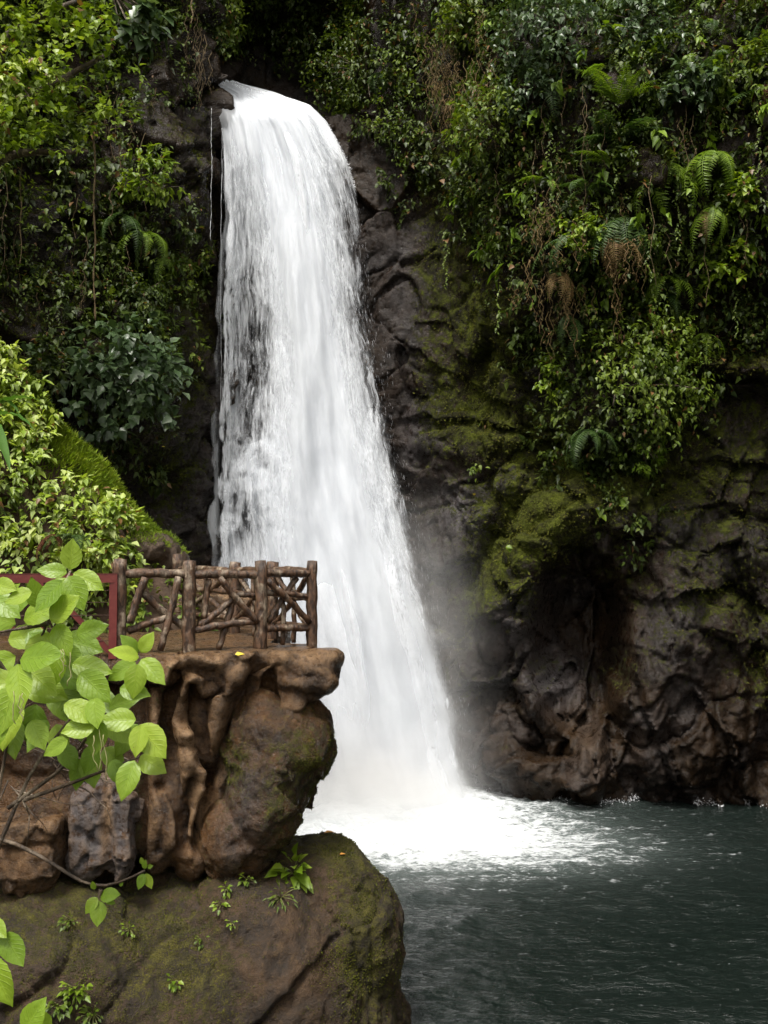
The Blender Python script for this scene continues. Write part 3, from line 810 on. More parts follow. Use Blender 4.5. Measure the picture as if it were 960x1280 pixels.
for k, (dep, amp, sx, sy, kk, lay, sprd, mx_) in enumerate([(0, .25, 2.2, .8, 3.4, 0.0, 0, 1.0), (.22, .3, 3.2, 1.0, 4.0, .10, 5, 1.0), (.42, .35, 4.6, 1.35, 4.4, .18, 12, .95), (.62, .4, 6.0, 1.7, 4.2, .22, 22, .85),
                                                      (.85, .5, 1.6, .45, 1.5, .20, 46, .35), (-.3, .3, 2.0, .5, 1.6, .16, 34, .5)]):
    W, U, YY, uv = falls_sheet(90, 260, dep, 5 + k, amp, spread=sprd)
    mesh_np('water_sheet', W, grid_faces(90, 260), falls_mat(f'falling_water_{k}', sx, sy, kk, 3.7 * k + 1, mx=mx_), falls, uv=uv, attrs={'dens': dens_fn(U, YY, lay)})
# flying drops and streaks
t = NT('water_drops'); M['drop'] = t.surf(t.princ((.85, .86, .9), .3))
n = 3200
yy = 110 + 890 * rng.uniform(0, 1, n) ** .8; L, Rr = falls_edges(yy)
side = rng.uniform(size=n)
uu = np.where(side < .3, 1.0 + rng.normal(size=n) * .05 - .09, np.where(side < .45, rng.normal(size=n) * .02 + .01, rng.uniform(0, 1, n)))
pxs = L + uu * (Rr - L)
pts = np.array([P(a, b, 26.0 + 1.2 * (1 - (b - 105) / 900) + rng.uniform(-.5, .25)) for a, b in zip(pxs, yy)])
fw = np.stack([(uu - .5) * .35, np.full(n, -.05), np.full(n, -1.0)], 1) + rng.normal(size=(n, 3)) * .08
v, f_ = leaves_mesh(pts, fw, np.tile([[0, -1, .2]], (n, 1)), rng.uniform(.04, .16, n), .03)
mesh_np('spray', v, f_, M['drop'], falls)
# ragged crest where the water tips over the edge
n = 900
yy = rng.uniform(104, 235, n); L, Rr = falls_edges(yy)
pxs = Rr + rng.normal(size=n) * 1.2 - 1.5; yy -= np.abs(rng.normal(size=n)) * 1.5 - 1
pts = np.array([P(a, b, 27.3 + rng.uniform(-.2, .5)) for a, b in zip(pxs, yy)])
v, f_ = leaves_mesh(pts, unit(n) + np.array([.4, 0, -.2]), unit(n), rng.uniform(.012, .05, n), .6)
mesh_np('crest_spray', v, f_, M['drop'], falls)
# side trickles left of the main fall
ps = []
for (px, y0, y1, r) in [(264, 135, 300, .005), (277, 160, 520, .006), (282, 420, 690, .007)]:
    yb = min(at_cliff(px, y_, 0)[0].y for y_ in np.linspace(y0, y1, 8)) - .12
    m_ = 60; off = np.cumsum(rng.normal(size=m_)) * .25
    pth = [P(px + off[i], y0 + (y1 - y0) * i / (m_ - 1), yb) for i in range(m_)]
    ps.append(tube_mesh(pth, r * rng.uniform(.3, 1.3, m_), 4, .4))
v, f_ = join(ps); mesh_np('trickle', v, f_, M['drop'], falls)

# pool
nxg, nyg = 520, 560
gx = np.r_[np.linspace(-60, -7, 20, endpoint=False), np.linspace(-7, 13, nxg - 40), np.linspace(13.4, 60, 20)]
gy = np.r_[np.linspace(-60, 6, 16, endpoint=False), np.linspace(6, 31, nyg - 16)]
GX, GY = np.meshgrid(gx, gy, indexing='ij'); GX, GY = GX.ravel(), GY.ravel()
p3 = np.stack([GX, GY, np.zeros_like(GX)], 1)
cxf, cyf = -0.8, 24.6
dist = np.hypot((GX - cxf) / 1.15, (GY - cyf))
turb = np.exp(-(dist / 4.2) ** 2)
h = .045 * fbm(p3 * np.array([1.1, 1.6, 1]), 4, 301) + .05 * fbm(p3 * .45, 2, 305) + .032 * fbm(p3 * np.array([3.0, 4.4, 1]), 3, 311)
h += turb * (.26 * fbm(p3 * 1.7, 5, 321, .65) + .14)
h += .035 * np.sin(dist * 2.6 - 1.5 * fbm(p3 * .5, 2, 331)) * np.exp(-dist / 7)
W = np.stack([GX, GY, h], 1)
foam = 1.2 * np.exp(-(np.maximum(dist - 1.6, 0) / 2.3) ** 2)
foam += .55 * np.exp(-((GX - 2.6) / 2.6) ** 2 - ((GY - 21.6) / 1.7) ** 2)
foam += .32 * np.exp(-(np.maximum(dist - 3, 0) / 5.5) ** 2)
foam += .13
t = NT('pool_surface'); ob = t.coord()
n1 = t.noise(t.mapping(ob, (1.0, 2.0, 1)), 1.5, 6, .66, .7); n2 = t.noise(t.mapping(ob, (1, 1.8, 1)), 7, 5, .7, .4); n3 = t.noise(ob, 26, 3, .6)
rp = t.noise(t.mapping(ob, (1, 2.6, 1), (0, 0, .25)), 5.5, 4, .6, .2)
cell = t.voro(t.mapping(ob, (1, 2.0, 1)), 2.6, 'DISTANCE_TO_EDGE')
nn_ = t.math('ADD', t.math('MULTIPLY', n1, .55), t.math('MULTIPLY', n2, .45))
fo = t.math('ADD', t.attr('foam'), t.math('MULTIPLY', t.math('SUBTRACT', nn_, .5), 3.4))
fo = t.math('SUBTRACT', fo, t.rng(cell, 0, .12, 0, .12))
fm = t.rng(fo, .45, 1.35)
thin = t.rng(t.attr('foam'), .18, 1.0)
wc = t.mix(thin, (.0055, .0095, .0078), (.085, .105, .10))
spk = t.math('MULTIPLY', t.rng(t.noise(t.mapping(ob, (1, 3.2, 1), (0, 0, .2)), 9, 4, .75), .68, .76), t.rng(t.noise(ob, .8, 3), .42, .62))
fm = t.math('MAXIMUM', fm, t.math('MULTIPLY', spk, .8))
col = t.mix(fm, wc, t.mix(n2, (.5, .54, .56), (.84, .86, .88)))
hh = t.math('ADD', t.math('MULTIPLY', n1, .6), t.math('MULTIPLY', rp, .5)); hh = t.math('ADD', hh, t.math('MULTIPLY', n3, .08))
ro = t.new('ShaderNodeMix', data_type='FLOAT'); t.l(fm, ro.inputs[0]); ro.inputs[2].default_value = .09; ro.inputs[3].default_value = .6
bs = t.princ(col, ro.outputs[0], t.bump(hh, 1.0, .10), .4, IOR=1.33)
M['pool'] = t.surf(bs)
pool = mesh_np('pool_water', W, grid_faces(len(gx), len(gy))[:, ::-1], M['pool'], attrs={'foam': foam})
tag(pool, 'dark green rippled plunge pool with white foam under the fall', kind='structure')
# shore splashes where the pool laps the right cliff
n = 1600
xs = rng.uniform(2.6, 12, n)
keep = fbm(np.stack([xs * 1.6, xs * 0, xs * 0], 1), 2, 401) > -.05; xs = xs[keep]
low = (V[:, 2] > -.1) & (V[:, 2] < .15)
lx, ly = V[low, 0], V[low, 1]; od = np.argsort(lx); 
ysh = np.interp(xs, lx[od], ly[od])
pts = np.stack([xs, ysh - np.abs(rng.normal(size=len(xs))) * .14, np.abs(rng.normal(size=len(xs))) * .07], 1)
v, f_ = leaves_mesh(pts, unit(len(xs)), unit(len(xs)), rng.uniform(.02, .06, len(xs)), .5)
o = mesh_np('shore_foam', v, f_, M['drop']); tag(o, 'thin white foam lapping along the foot of the right cliff', 'foam', kind='stuff')

# mist
t = NT('mist_air'); ob = t.coord()
sep = t.new('ShaderNodeSeparateXYZ'); t.l(ob, sep.inputs[0])
def blob(cx, cy, cz, rx, ry, rz):
    m = t.mapping(ob, (1 / rx, 1 / ry, 1 / rz), (0, 0, 0), (-cx / rx, -cy / ry, -cz / rz))
    L = t.new('ShaderNodeVectorMath', operation='LENGTH'); t.l(m, L.inputs[0])
    return t.rng(L.outputs['Value'], 1.0, 0.0)
b1 = blob(-.6, 25.2, .2, 4.6, 3.2, 3.6); b2 = blob(.4, 25.6, 3, 3.2, 2.4, 6.5)
dn = t.math('ADD', t.math('MULTIPLY', t.math('POWER', b1, 1.6), 1.1), t.math('MULTIPLY', t.math('POWER', b2, 1.6), .38))
b3 = blob(-.9, 24.9, .2, 3.9, 2.8, 2.0)
dn = t.math('ADD', dn, t.math('MULTIPLY', t.math('POWER', b3, 1.4), .9))
b4 = blob(-.5, 23.8, .3, 3.6, 2.0, 1.3)
dn = t.math('ADD', dn, t.math('MULTIPLY', t.math('POWER', b4, 1.3), 1.4))
dn = t.math('MULTIPLY', dn, t.rng(t.noise(ob, .7, 2), .3, .7, .35, 1.3))
vp = t.new('ShaderNodeVolumePrincipled'); vp.inputs['Color'].default_value = (1, 1, 1, 1); vp.inputs['Anisotropy'].default_value = .0
t.l(dn, vp.inputs['Density']); t.l(vp.outputs[0], t.out.inputs['Volume']); M['mist'] = t.m
try: t.m.cycles.volume_step_rate = 2.0
except Exception: pass
def box_mesh(name, lo, hi, mat, parent=None, bev=0):
    bm = bmesh.new(); bmesh.ops.create_cube(bm, size=1)
    lo, hi = Vector(lo), Vector(hi)
    for v_ in bm.verts:
        v_.co = Vector([(lo[i] + hi[i]) / 2 + v_.co[i] * (hi[i] - lo[i]) for i in range(3)])
    if bev: bmesh.ops.bevel(bm, geom=bm.edges[:], offset=bev, segments=2, affect='EDGES')
    me = bpy.data.meshes.new(name); bm.to_mesh(me); bm.free(); me.materials.append(mat)
    o = bpy.data.objects.new(name, me); COL.objects.link(o)
    if parent: o.parent = parent
    return o
o = box_mesh('mist', (-6, 21.5, .25), (5.5, 29.2, 10), M['mist']); tag(o, 'white spray mist rising where the waterfall meets the pool', 'mist', kind='stuff')

# ------------------------------------------------------------------ blob rocks (union of ellipsoids, remeshed, weathered)
def E(px, py, Y, rx, ry, rd, rot=0):
    k = Y / F
    return ('e', P(px, py, Y), (rx * k, rd, ry * k), rot)
def Cc(pts, rads):   # pts (px,py,Y), radii in px
    return ('c', [P(*p) for p in pts], [r * pts[0][2] / F for r in rads])
def blob_rock(name, prims, voxel, mat, disp, attrs_fn=None, top=None, relax=4, parent=None):
    bm = bmesh.new()
    def ico(c, r, rot):
        m = Matrix.Translation(c) @ Euler((0, R(rot), 0)).to_matrix().to_4x4() @ Matrix.Diagonal((*r, 1))
        bmesh.ops.create_icosphere(bm, subdivisions=3, radius=1, matrix=m)
    for pr in prims:
        if pr[0] == 'e': ico(pr[1], pr[2], pr[3])
        elif pr[0] == 'b':
            c = (Vector(pr[1]) + Vector(pr[2])) / 2; d = Vector(pr[2]) - Vector(pr[1])
            bmesh.ops.create_cube(bm, size=1, matrix=Matrix.Translation(c) @ Matrix.Diagonal((*d, 1)))
        else:
            pts, rads = pr[1], pr[2]
            for a, b, ra, rb in zip(pts[:-1], pts[1:], rads[:-1], rads[1:]):
                n_ = max(2, int((b - a).length / (min(ra, rb) * .35)))
                for i in range(n_ + 1):
                    f_ = i / n_; r_ = ra + (rb - ra) * f_; ico(a.lerp(b, f_), (r_, r_, r_), 0)
    me = bpy.data.meshes.new(name + '_src'); bm.to_mesh(me); bm.free()
    ob_ = bpy.data.objects.new(name + '_src', me); COL.objects.link(ob_)
    md = ob_.modifiers.new('r', 'REMESH'); md.mode = 'VOXEL'; md.voxel_size = voxel
    dg = bpy.context.evaluated_depsgraph_get(); ev = ob_.evaluated_get(dg); m2 = ev.to_mesh()
    n_ = len(m2.vertices); co = np.empty(n_ * 3, np.float32); m2.vertices.foreach_get('co', co); co = co.reshape(-1, 3).astype(float)
    nf = len(m2.polygons); lt = np.empty(nf, np.int32); m2.polygons.foreach_get('loop_total', lt)
    li = np.empty(len(m2.loops), np.int32); m2.loops.foreach_get('vertex_index', li)
    assert (lt == 4).all(); fc = li.reshape(-1, 4)
    ev.to_mesh_clear(); bpy.data.objects.remove(ob_); bpy.data.meshes.remove(me)
    ea = np.concatenate([fc[:, [0, 1]], fc[:, [1, 2]], fc[:, [2, 3]], fc[:, [3, 0]]])
    def lap(c, it):
        for _ in range(it):
            s = np.zeros_like(c); cnt = np.zeros(len(c))
            for k_ in range(3):
                s[:, k_] = np.bincount(ea[:, 0], c[ea[:, 1], k_], len(c)) + np.bincount(ea[:, 1], c[ea[:, 0], k_], len(c))
            cnt = np.bincount(ea[:, 0], minlength=len(c)) + np.bincount(ea[:, 1], minlength=len(c))
            c = .4 * c + .6 * s / np.maximum(cnt, 1)[:, None]
        return c
    def normals(c):
        a, b, c_, d = (c[fc[:, i]] for i in range(4))
        fn = np.cross(c_ - a, d - b); nn = np.zeros_like(c)
        for i in range(4):
            for k_ in range(3): nn[:, k_] += np.bincount(fc[:, i], fn[:, k_], len(c))
        return nn / (np.linalg.norm(nn, axis=1, keepdims=True) + 1e-12)
    co = lap(co, relax); N = normals(co)
    co = co + N * disp(co, N)[:, None]
    if top is not None:
        m = co[:, 2] > top - .02
        tgt = top - .02 + .05 * fbm(co * 2.5, 3, 7) * .6
        co[:, 2] = np.where(m, np.minimum(co[:, 2], np.maximum(tgt, top - .1)), co[:, 2])
    N = normals(co); sm = lap(co, 14)
    ridge = ((co - sm) * N).sum(1)  # convexity, used to paint tan highlights along the rock ridges
    pxy = proj(co)
    at = {'moss': np.zeros(n_), 'grey': np.zeros(n_), 'tan': np.zeros(n_)}
    if attrs_fn: at.update(attrs_fn(co, N, ridge, pxy[:, 0], pxy[:, 1]))
    at = {k_: np.clip(v_, 0, 1) for k_, v_ in at.items()}
    return mesh_np(name, co, fc, mat, parent, attrs=at), co, N, pxy

def g2(px, py, cx, cy, rx, ry): return np.exp(-((px - cx) / rx) ** 2 - ((py - cy) / ry) ** 2)

DK = 4.95
# big lower boulder with its bank reaching left
def disp_low(c, N):
    _, ed_, hg_, _ = voro_facets(c * .75 + .3 * np.stack([fbm(c, 2, 3)] * 3, 1), 5)
    return .14 * hg_ + .13 * fbm(c * .9, 3, 11) + .085 * fbm(c * 2.6, 5, 12, .6) + .03 * fbm(c * 9, 3, 13, .65) - .03 * (1 - sstep(0, .08, ed_)) + .04 * voro_facets(c * 2.3, 19)[2]
low_rock, lc, lN, lp = blob_rock('boulder', [
    E(330, 1250, 13.2, 142, 195, 1.9), E(405, 1160, 13.3, 86, 112, 1.2, -8), E(420, 1300, 13.4, 82, 130, 1.3), E(200, 1290, 12.6, 190, 175, 1.7), E(40, 1260, 12.0, 190, 150, 1.5),
    E(300, 1400, 13.0, 200, 130, 2.4), E(0, 1400, 12.2, 240, 160, 2.2), E(240, 1130, 13.5, 130, 80, 1.2), E(455, 1195, 13.3, 40, 62, .7), E(110, 1180, 12.1, 60, 26, .5), E(215, 1205, 12.0, 40, 40, .4)],
    .045, M['rock_dry'], disp_low,
    lambda c, N, r, x, y: {'moss': .33 - .25 * g2(x, y, 370, 1190, 60, 110) + .55 * g2(x, y, 450, 1170, 38, 80) + .45 * g2(x, y, 430, 1060, 60, 22) + .22 * g2(x, y, 200, 1190, 70, 60) + .2 * g2(x, y, 80, 1150, 90, 50) + .2 * np.clip(N[:, 2], 0, 1)
                           + .28 * g2(x, y, 470, 1240, 30, 40) + .2 * g2(x, y, 250, 1240, 60, 60) + .15 * fbm(c * 1.2, 3, 5) - .35 * g2(x, y, 360, 1200, 60, 80), 'grey': .3 * g2(x, y, 60, 1180, 60, 30), 'tan': np.zeros(len(x))})
tag(low_rock, 'huge brown boulder with olive moss rising from the pool below the terrace', 'boulder')
# upper mossy boulder
up_rock, uc, uN, up_p = blob_rock('boulder', [
    E(336, 985, 12.75, 52, 122, .8, 20), E(380, 938, 12.9, 34, 60, .75, 8), E(330, 930, 12.8, 50, 70, .7), E(292, 1048, 12.6, 40, 52, .55), E(360, 985, 12.9, 34, 62, .6, 14)],
    .03, M['rock'], lambda c, N: .09 * voro_facets(c * 1.2, 15)[2] + .07 * fbm(c * 1.3, 3, 21) + .045 * fbm(c * 4, 4, 22, .6) + .018 * fbm(c * 12, 3, 23) + .03 * voro_facets(c * 3.4, 16)[2],
    lambda c, N, r, x, y: {'moss': .18 + .35 * g2(x, y, 290, 950, 30, 40) + .45 * g2(x, y, 385, 960, 40, 70) + .3 * g2(x, y, 340, 1010, 20, 70) - .15 * g2(x, y, 320, 960, 14, 80) + .12 * fbm(c * 2, 2, 5), 'grey': .5 * g2(x, y, 300, 1010, 24, 60) })
tag(up_rock, 'dark mossy boulder tucked under the rock lip, facing the waterfall', 'boulder')
# terrace: lip, melted looking folds, body behind
def dpoly(x, y, pts):
    best = np.full(len(x), 1e9)
    for (x0, y0), (x1, y1) in zip(pts[:-1], pts[1:]):
        dx, dy = x1 - x0, y1 - y0; tt = np.clip(((x - x0) * dx + (y - y0) * dy) / (dx * dx + dy * dy), 0, 1)
        best = np.minimum(best, np.hypot(x - x0 - tt * dx, y - y0 - tt * dy))
    return best
VAL = [([(222, 845), (212, 875), (207, 920), (214, 965), (226, 1005), (232, 1060)], .22, 7), ([(222, 850), (240, 838), (262, 842), (268, 860)], .16, 7), ([(238, 862), (244, 905), (256, 950), (262, 1000), (248, 1062)], .22, 7),
       ([(327, 826), (319, 852), (299, 882), (287, 925), (264, 980), (250, 1040)], .24, 9), ([(334, 868), (346, 896), (375, 897), (408, 874)], .16, 7), ([(346, 832), (336, 852), (341, 882)], .10, 6),
       ([(178, 850), (184, 920), (178, 990), (176, 1070)], .12, 6), ([(150, 860), (156, 930), (150, 980)], .09, 6), ([(236, 975), (236, 1010), (228, 1040)], .12, 4), ([(214, 934), (246, 936)], .05, 3), ([(100, 870), (108, 940), (100, 1000)], .09, 7),
       ([(262, 860), (280, 850), (296, 856)], .06, 6), ([(366, 846), (388, 848)], .13, 13), ([(200, 985), (206, 1020), (200, 1060)], .08, 5)]
RID = [([(206, 850), (216, 830), (240, 824), (262, 832), (300, 820), (326, 820)], .09, 7), ([(244, 848), (228, 868), (220, 900), (232, 918)], .10, 7), ([(232, 922), (232, 952)], .15, 12), ([(228, 968), (224, 1010)], .08, 7),
       ([(246, 962), (250, 1000), (242, 1045)], .13, 7), ([(302, 828), (286, 856), (268, 900), (272, 940)], .14, 13), ([(348, 888), (390, 886), (416, 852)], .10, 8), ([(192, 870), (194, 940)], .08, 8), ([(204, 1000), (212, 1050)], .13, 12),
       ([(168, 960), (166, 1060)], .08, 8), ([(352, 824), (400, 820), (424, 824)], .05, 8)]
def folds(c, N):
    q = proj(c); w1 = 5 * fbm(c * 2.6, 3, 36); w2 = 5 * fbm(c * 2.6, 3, 37)
    x, y = q[:, 0] + w1, q[:, 1] + w2; f = np.zeros(len(c))
    for pts, a, w in VAL: f -= a * np.exp(-(dpoly(x, y, pts) / w) ** 2)
    for pts, a, w in RID: f += a * np.exp(-(dpoly(x, y, pts) / w) ** 2)
    return f * sstep(.35, -.35, N[:, 1]) * (c[:, 1] < 13.6)
FOLD = {}
def disp_ter(c, N):
    f = folds(c, N); FOLD['f'] = f
    return f + .05 * fbm(c * 2.2, 3, 31) + .035 * fbm(c * np.array([5.5, 5.5, 2.6]), 4, 32) + .018 * fbm(c * 13, 4, 33, .7)
prims = [('b', (-7.5, 12.45, 2.6), (-2.25, 17.5, 5.05)), ('b', (-2.6, 12.7, 2.6), (-1.55, 17, 5.05)), ('b', (-7.5, 14, 0), (-2.2, 18, 5.0)), ('b', (-7.5, 11.95, 4.78), (-2.5, 13.2, 5.05)), ('b', (-2.7, 12.35, 4.74), (-1.7, 13.4, 5.05)), ('b', (-1.9, 12.75, 4.78), (-.95, 13.6, 5.05)),
         E(60, 900, 12.7, 150, 90, .75), E(60, 1010, 12.8, 150, 100, .8), E(232, 940, 12.5, 30, 100, .32), E(190, 930, 12.5, 34, 90, .35), E(140, 920, 12.5, 40, 80, .4), E(240, 1030, 12.6, 34, 70, .35), E(196, 1030, 12.45, 30, 60, .3),
         E(292, 880, 12.75, 46, 74, .4, 22), E(268, 970, 12.8, 30, 90, .38, 14), E(240, 850, 12.35, 40, 22, .3), E(300, 842, 12.65, 44, 24, .38), E(316, 905, 12.62, 16, 28, .22),
         Cc([(-120, 838, 11.95), (60, 836, 12.0), (190, 836, 12.05)], [20, 20, 19]),
         Cc([(190, 838, 12.05), (222, 838, 12.15), (262, 832, 12.35), (300, 829, 12.5), (335, 826, 12.6)], [18, 17, 17, 16, 15]),
         E(384, 842, 12.75, 42, 26, .55, -8), E(372, 868, 12.8, 30, 24, .45, -20), E(408, 826, 12.8, 20, 17, .35), E(350, 830, 12.7, 40, 20, .4), E(352, 885, 12.8, 22, 10, .35, -15),
         E(300, 838, 13.2, 70, 30, .8), E(350, 826, 13.4, 60, 20, .7)]
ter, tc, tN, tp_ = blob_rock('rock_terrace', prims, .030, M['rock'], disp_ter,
    lambda c, N, r, x, y: {'tan': np.clip(r * 16, 0, .8) * (x > 180) * .9 + .6 * g2(x, y, 234, 935, 12, 26) + .6 * g2(x, y, 247, 1005, 8, 40) + .2 * (N[:, 2] > .7) + .45 * g2(x, y, 385, 822, 50, 10) + .3 * g2(x, y, 260, 830, 60, 10) + .3 * g2(x, y, 215, 830, 16, 12),  # column tan is own colour; ridge, top and lip terms paint highlights
                           'moss': .08 + .35 * g2(x, y, 205, 870, 12, 40) + .4 * g2(x, y, 170, 1010, 10, 50) + .14 * (x < 180), 'grey': .8 * g2(x, y, 316, 905, 13, 26)}, top=DK, relax=4)
tag(ter, 'brown rock terrace with melted looking folds under its lip carrying the log fence', 'rock terrace')
# stones set in the wall under the leaves
def stone(prims_, label, attrs=None, mat='rock', fold=()):
    def dsp(c, N):
        q = proj(c); f = .09 * voro_facets(c * 2.4, 25)[2] + .035 * fbm(c * 2.2, 3, 41) + .025 * fbm(c * 6, 4, 42) + .010 * fbm(c * 18, 3, 43)
        for pts, a, w_ in fold: f = f - a * np.exp(-(dpoly(q[:, 0] + 4 * fbm(c * 4, 2, 3), q[:, 1], pts) / w_) ** 2)
        return f
    o_, *_r = blob_rock('wall_stone', prims_, .026, M[mat], dsp, attrs, relax=5)
    tag(o_, label, 'stone', 'large stones set in the wall under the terrace')
gr = lambda c, N, r, x, y: {'grey': np.full(len(x), .85), 'tan': np.clip(r * 14, 0, .5)}
def bx(x0, x1, y0, y1, Y0, Y1):
    a, b = P(x0, y1, Y0), P(x1, y0, Y0); return ('b', (a.x, Y0, a.z), (b.x, Y1, b.z))
stone([bx(86, 162, 1000, 1086, 11.85, 12.5), E(124, 1000, 12.1, 32, 28, .25), E(108, 1075, 12.1, 24, 24, .25), E(150, 1078, 12.1, 16, 22, .22)], 'large upright grey stone split by a tan seam, under the leaves',
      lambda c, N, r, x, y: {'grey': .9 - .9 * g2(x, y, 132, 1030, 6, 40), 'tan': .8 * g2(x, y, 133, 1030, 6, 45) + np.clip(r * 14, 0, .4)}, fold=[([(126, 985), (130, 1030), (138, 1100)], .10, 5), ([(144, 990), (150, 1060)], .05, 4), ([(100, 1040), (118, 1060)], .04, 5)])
stone([bx(-30, 66, 1030, 1100, 11.6, 12.4), E(40, 1080, 11.9, 36, 38, .3, 10), E(20, 1040, 12.0, 50, 30, .3)], 'rusty brown stone at the left edge above the mossy bank',
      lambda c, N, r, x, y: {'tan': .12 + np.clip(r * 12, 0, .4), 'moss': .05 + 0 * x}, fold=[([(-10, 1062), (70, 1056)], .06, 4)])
# behind the fence: low stone wall with steps, rock outcrop
def masonry():
    e = empty('stone_wall', (-3.2, 15.5, DK)); tag(e, 'low brown stone wall stepping up behind the log fence', 'stone wall')
    specs = [((-6.2, 16.6, DK), (-2.0, 17.4, DK + .52)), ((-5.6, 17.4, DK), (-2.45, 18.4, DK + .95))]
    for lo, hi in specs:
        # each course broken into irregular blocks in one mesh
        prim = []
        x = lo[0]
        while x < hi[0]:
            w = random.uniform(.45, .9); x2 = min(hi[0], x + w)
            z = lo[2]
            while z < hi[2] - .05:
                h_ = min(random.uniform(.22, .34), hi[2] - z)
                prim.append(('b', (x + .015, lo[1] + random.uniform(0, .07), z - .05), (x2 - .015, hi[1], z + h_ - .01)))
                z += h_
            x = x2
        prim.append(('b', (lo[0], lo[1] + .12, lo[2] - .3), (hi[0], hi[1], hi[2] - .03)))
        o_, *_r = blob_rock('course', prim, .03, M['rock'], lambda c, N: .07 * fbm(c * 2.2, 3, 50) + .05 * fbm(c * 5, 4, 51) + .02 * fbm(c * 14, 3, 52),
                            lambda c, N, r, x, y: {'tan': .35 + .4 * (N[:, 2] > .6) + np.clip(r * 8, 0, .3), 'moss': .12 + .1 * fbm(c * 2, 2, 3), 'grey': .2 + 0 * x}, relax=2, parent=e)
masonry()
outc, oc, oN, op_ = blob_rock('rock_outcrop', [E(180, 690, 17.6, 40, 24, .9), E(155, 700, 17.0, 30, 20, .7), E(205, 705, 18, 30, 22, .8), E(190, 740, 18, 50, 40, 1.0)], .035, M['rock_dry'],
    lambda c, N: .10 * voro_facets(c * 1.8, 35)[2] + .07 * fbm(c * 2, 3, 61) + .03 * fbm(c * 7, 4, 62), lambda c, N, r, x, y: {'moss': .05 + .55 * (N[:, 2] > .55), 'grey': .35 + 0 * x, 'tan': .2 + 0 * x}, relax=2)
tag(outc, 'rough grey brown rock outcrop topped with grass behind the log fence', 'rock')

# ------------------------------------------------------------------ green slope left
ns, nt_ = 150, 130
a_, b_ = np.meshgrid(np.linspace(0, 1, ns), np.linspace(0, 1, nt_), indexing='ij'); a_, b_ = a_.ravel(), b_.ravel()
# ridge line from far left high to the right low; the slope falls towards the viewer (b: 0 foot, 1 ridge, then back)
rx_ = np.interp(a_, [0, .45, .6, .8, .93, 1], [-14, -6.6, -5.75, -4.6, -3.95, -3.4]); rz_ = np.interp(a_, [0, .45, .6, .8, .93, 1], [12.5, 9.9, 8.7, 7.2, 6.35, 5.6])
ry_ = np.interp(a_, [0, .5, 1], [15.5, 16.6, 18.6])
fx_ = np.interp(a_, [0, .45, .6, .8, 1], [-14, -7.5, -6.0, -4.2, -2.9]); fy_ = np.interp(a_, [0, 1], [13.2, 16.4])
bb = np.clip(b_ / .62, 0, 1)
Xs = fx_ + (rx_ - fx_) * bb; Ys = fy_ + (ry_ - fy_) * bb ** 1.3 + np.clip(b_ - .62, 0, 1) * 7
Zs = (DK - .3) + (rz_ - DK + .3) * bb ** .8 - np.clip(b_ - .62, 0, 1) ** 1.2 * 22
Vs = np.stack([Xs, Ys, Zs], 1); nz = fbm(Vs * .9, 4, 71); Vs[:, 2] += .22 * nz; Vs[:, 1] += .25 * fbm(Vs * 1.3 + 8, 3, 72)
sN = np.cross(np.gradient(Vs.reshape(ns, nt_, 3), axis=0), np.gradient(Vs.reshape(ns, nt_, 3), axis=1)).reshape(-1, 3)
sA = np.linalg.norm(sN, axis=1); sN /= sA[:, None] + 1e-9; sN *= np.where(sN[:, 2:3] < 0, -1, 1)
sp2 = proj(Vs)
t = NT('soil'); ob = t.coord(); n1 = t.noise(ob, 6, 5, .65)
M['soil'] = t.surf(t.princ(t.mix(n1, (.030, .018, .010), (.085, .05, .028)), .9, t.bump(t.noise(ob, 14, 5, .7), .8, .06)))
o = mesh_np('slope', Vs, grid_faces(ns, nt_), M['soil']); tag(o, 'steep earth slope left of the terrace', kind='structure')
onface = (b_ < .75) & (b_ > .04)
pr = sA * onface * sstep(.05, .35, b_) * (sp2[:, 0] < 165) * ((b_ < .46) | (a_ < .62)); pr /= pr.sum()
ids = rng.choice(len(Vs), 3000, p=pr)
vd, td = cluster_leaves(Vs[ids] + sN[ids] * rng.uniform(.02, .30, len(ids))[:, None], sN[ids] * .5 + np.array([.0, -.5, .5]), rng.uniform(.10, .30, len(ids)), 12, rng.uniform(.10, .17, len(ids)), .8, .7)
o = mesh_np('slope_shrubbery', vd, td, FM('pale')); tag(o, 'thick pale green leafy shrubbery covering the sunlit slope at left', 'shrubbery', kind='stuff')
pr2 = sA * onface * (b_ < .35); pr2 /= pr2.sum()
ids = rng.choice(len(Vs), 700, p=pr2)
vd, td = cluster_leaves(Vs[ids] + sN[ids] * .15, sN[ids] * .5 + np.array([.0, -.5, .3]), rng.uniform(.12, .3, len(ids)), 10, rng.uniform(.10, .16, len(ids)), .9, .65)
o = mesh_np('slope_undergrowth', vd, td, FM('mid')); tag(o, 'darker leaves at the foot of the pale green slope', 'undergrowth', kind='stuff')
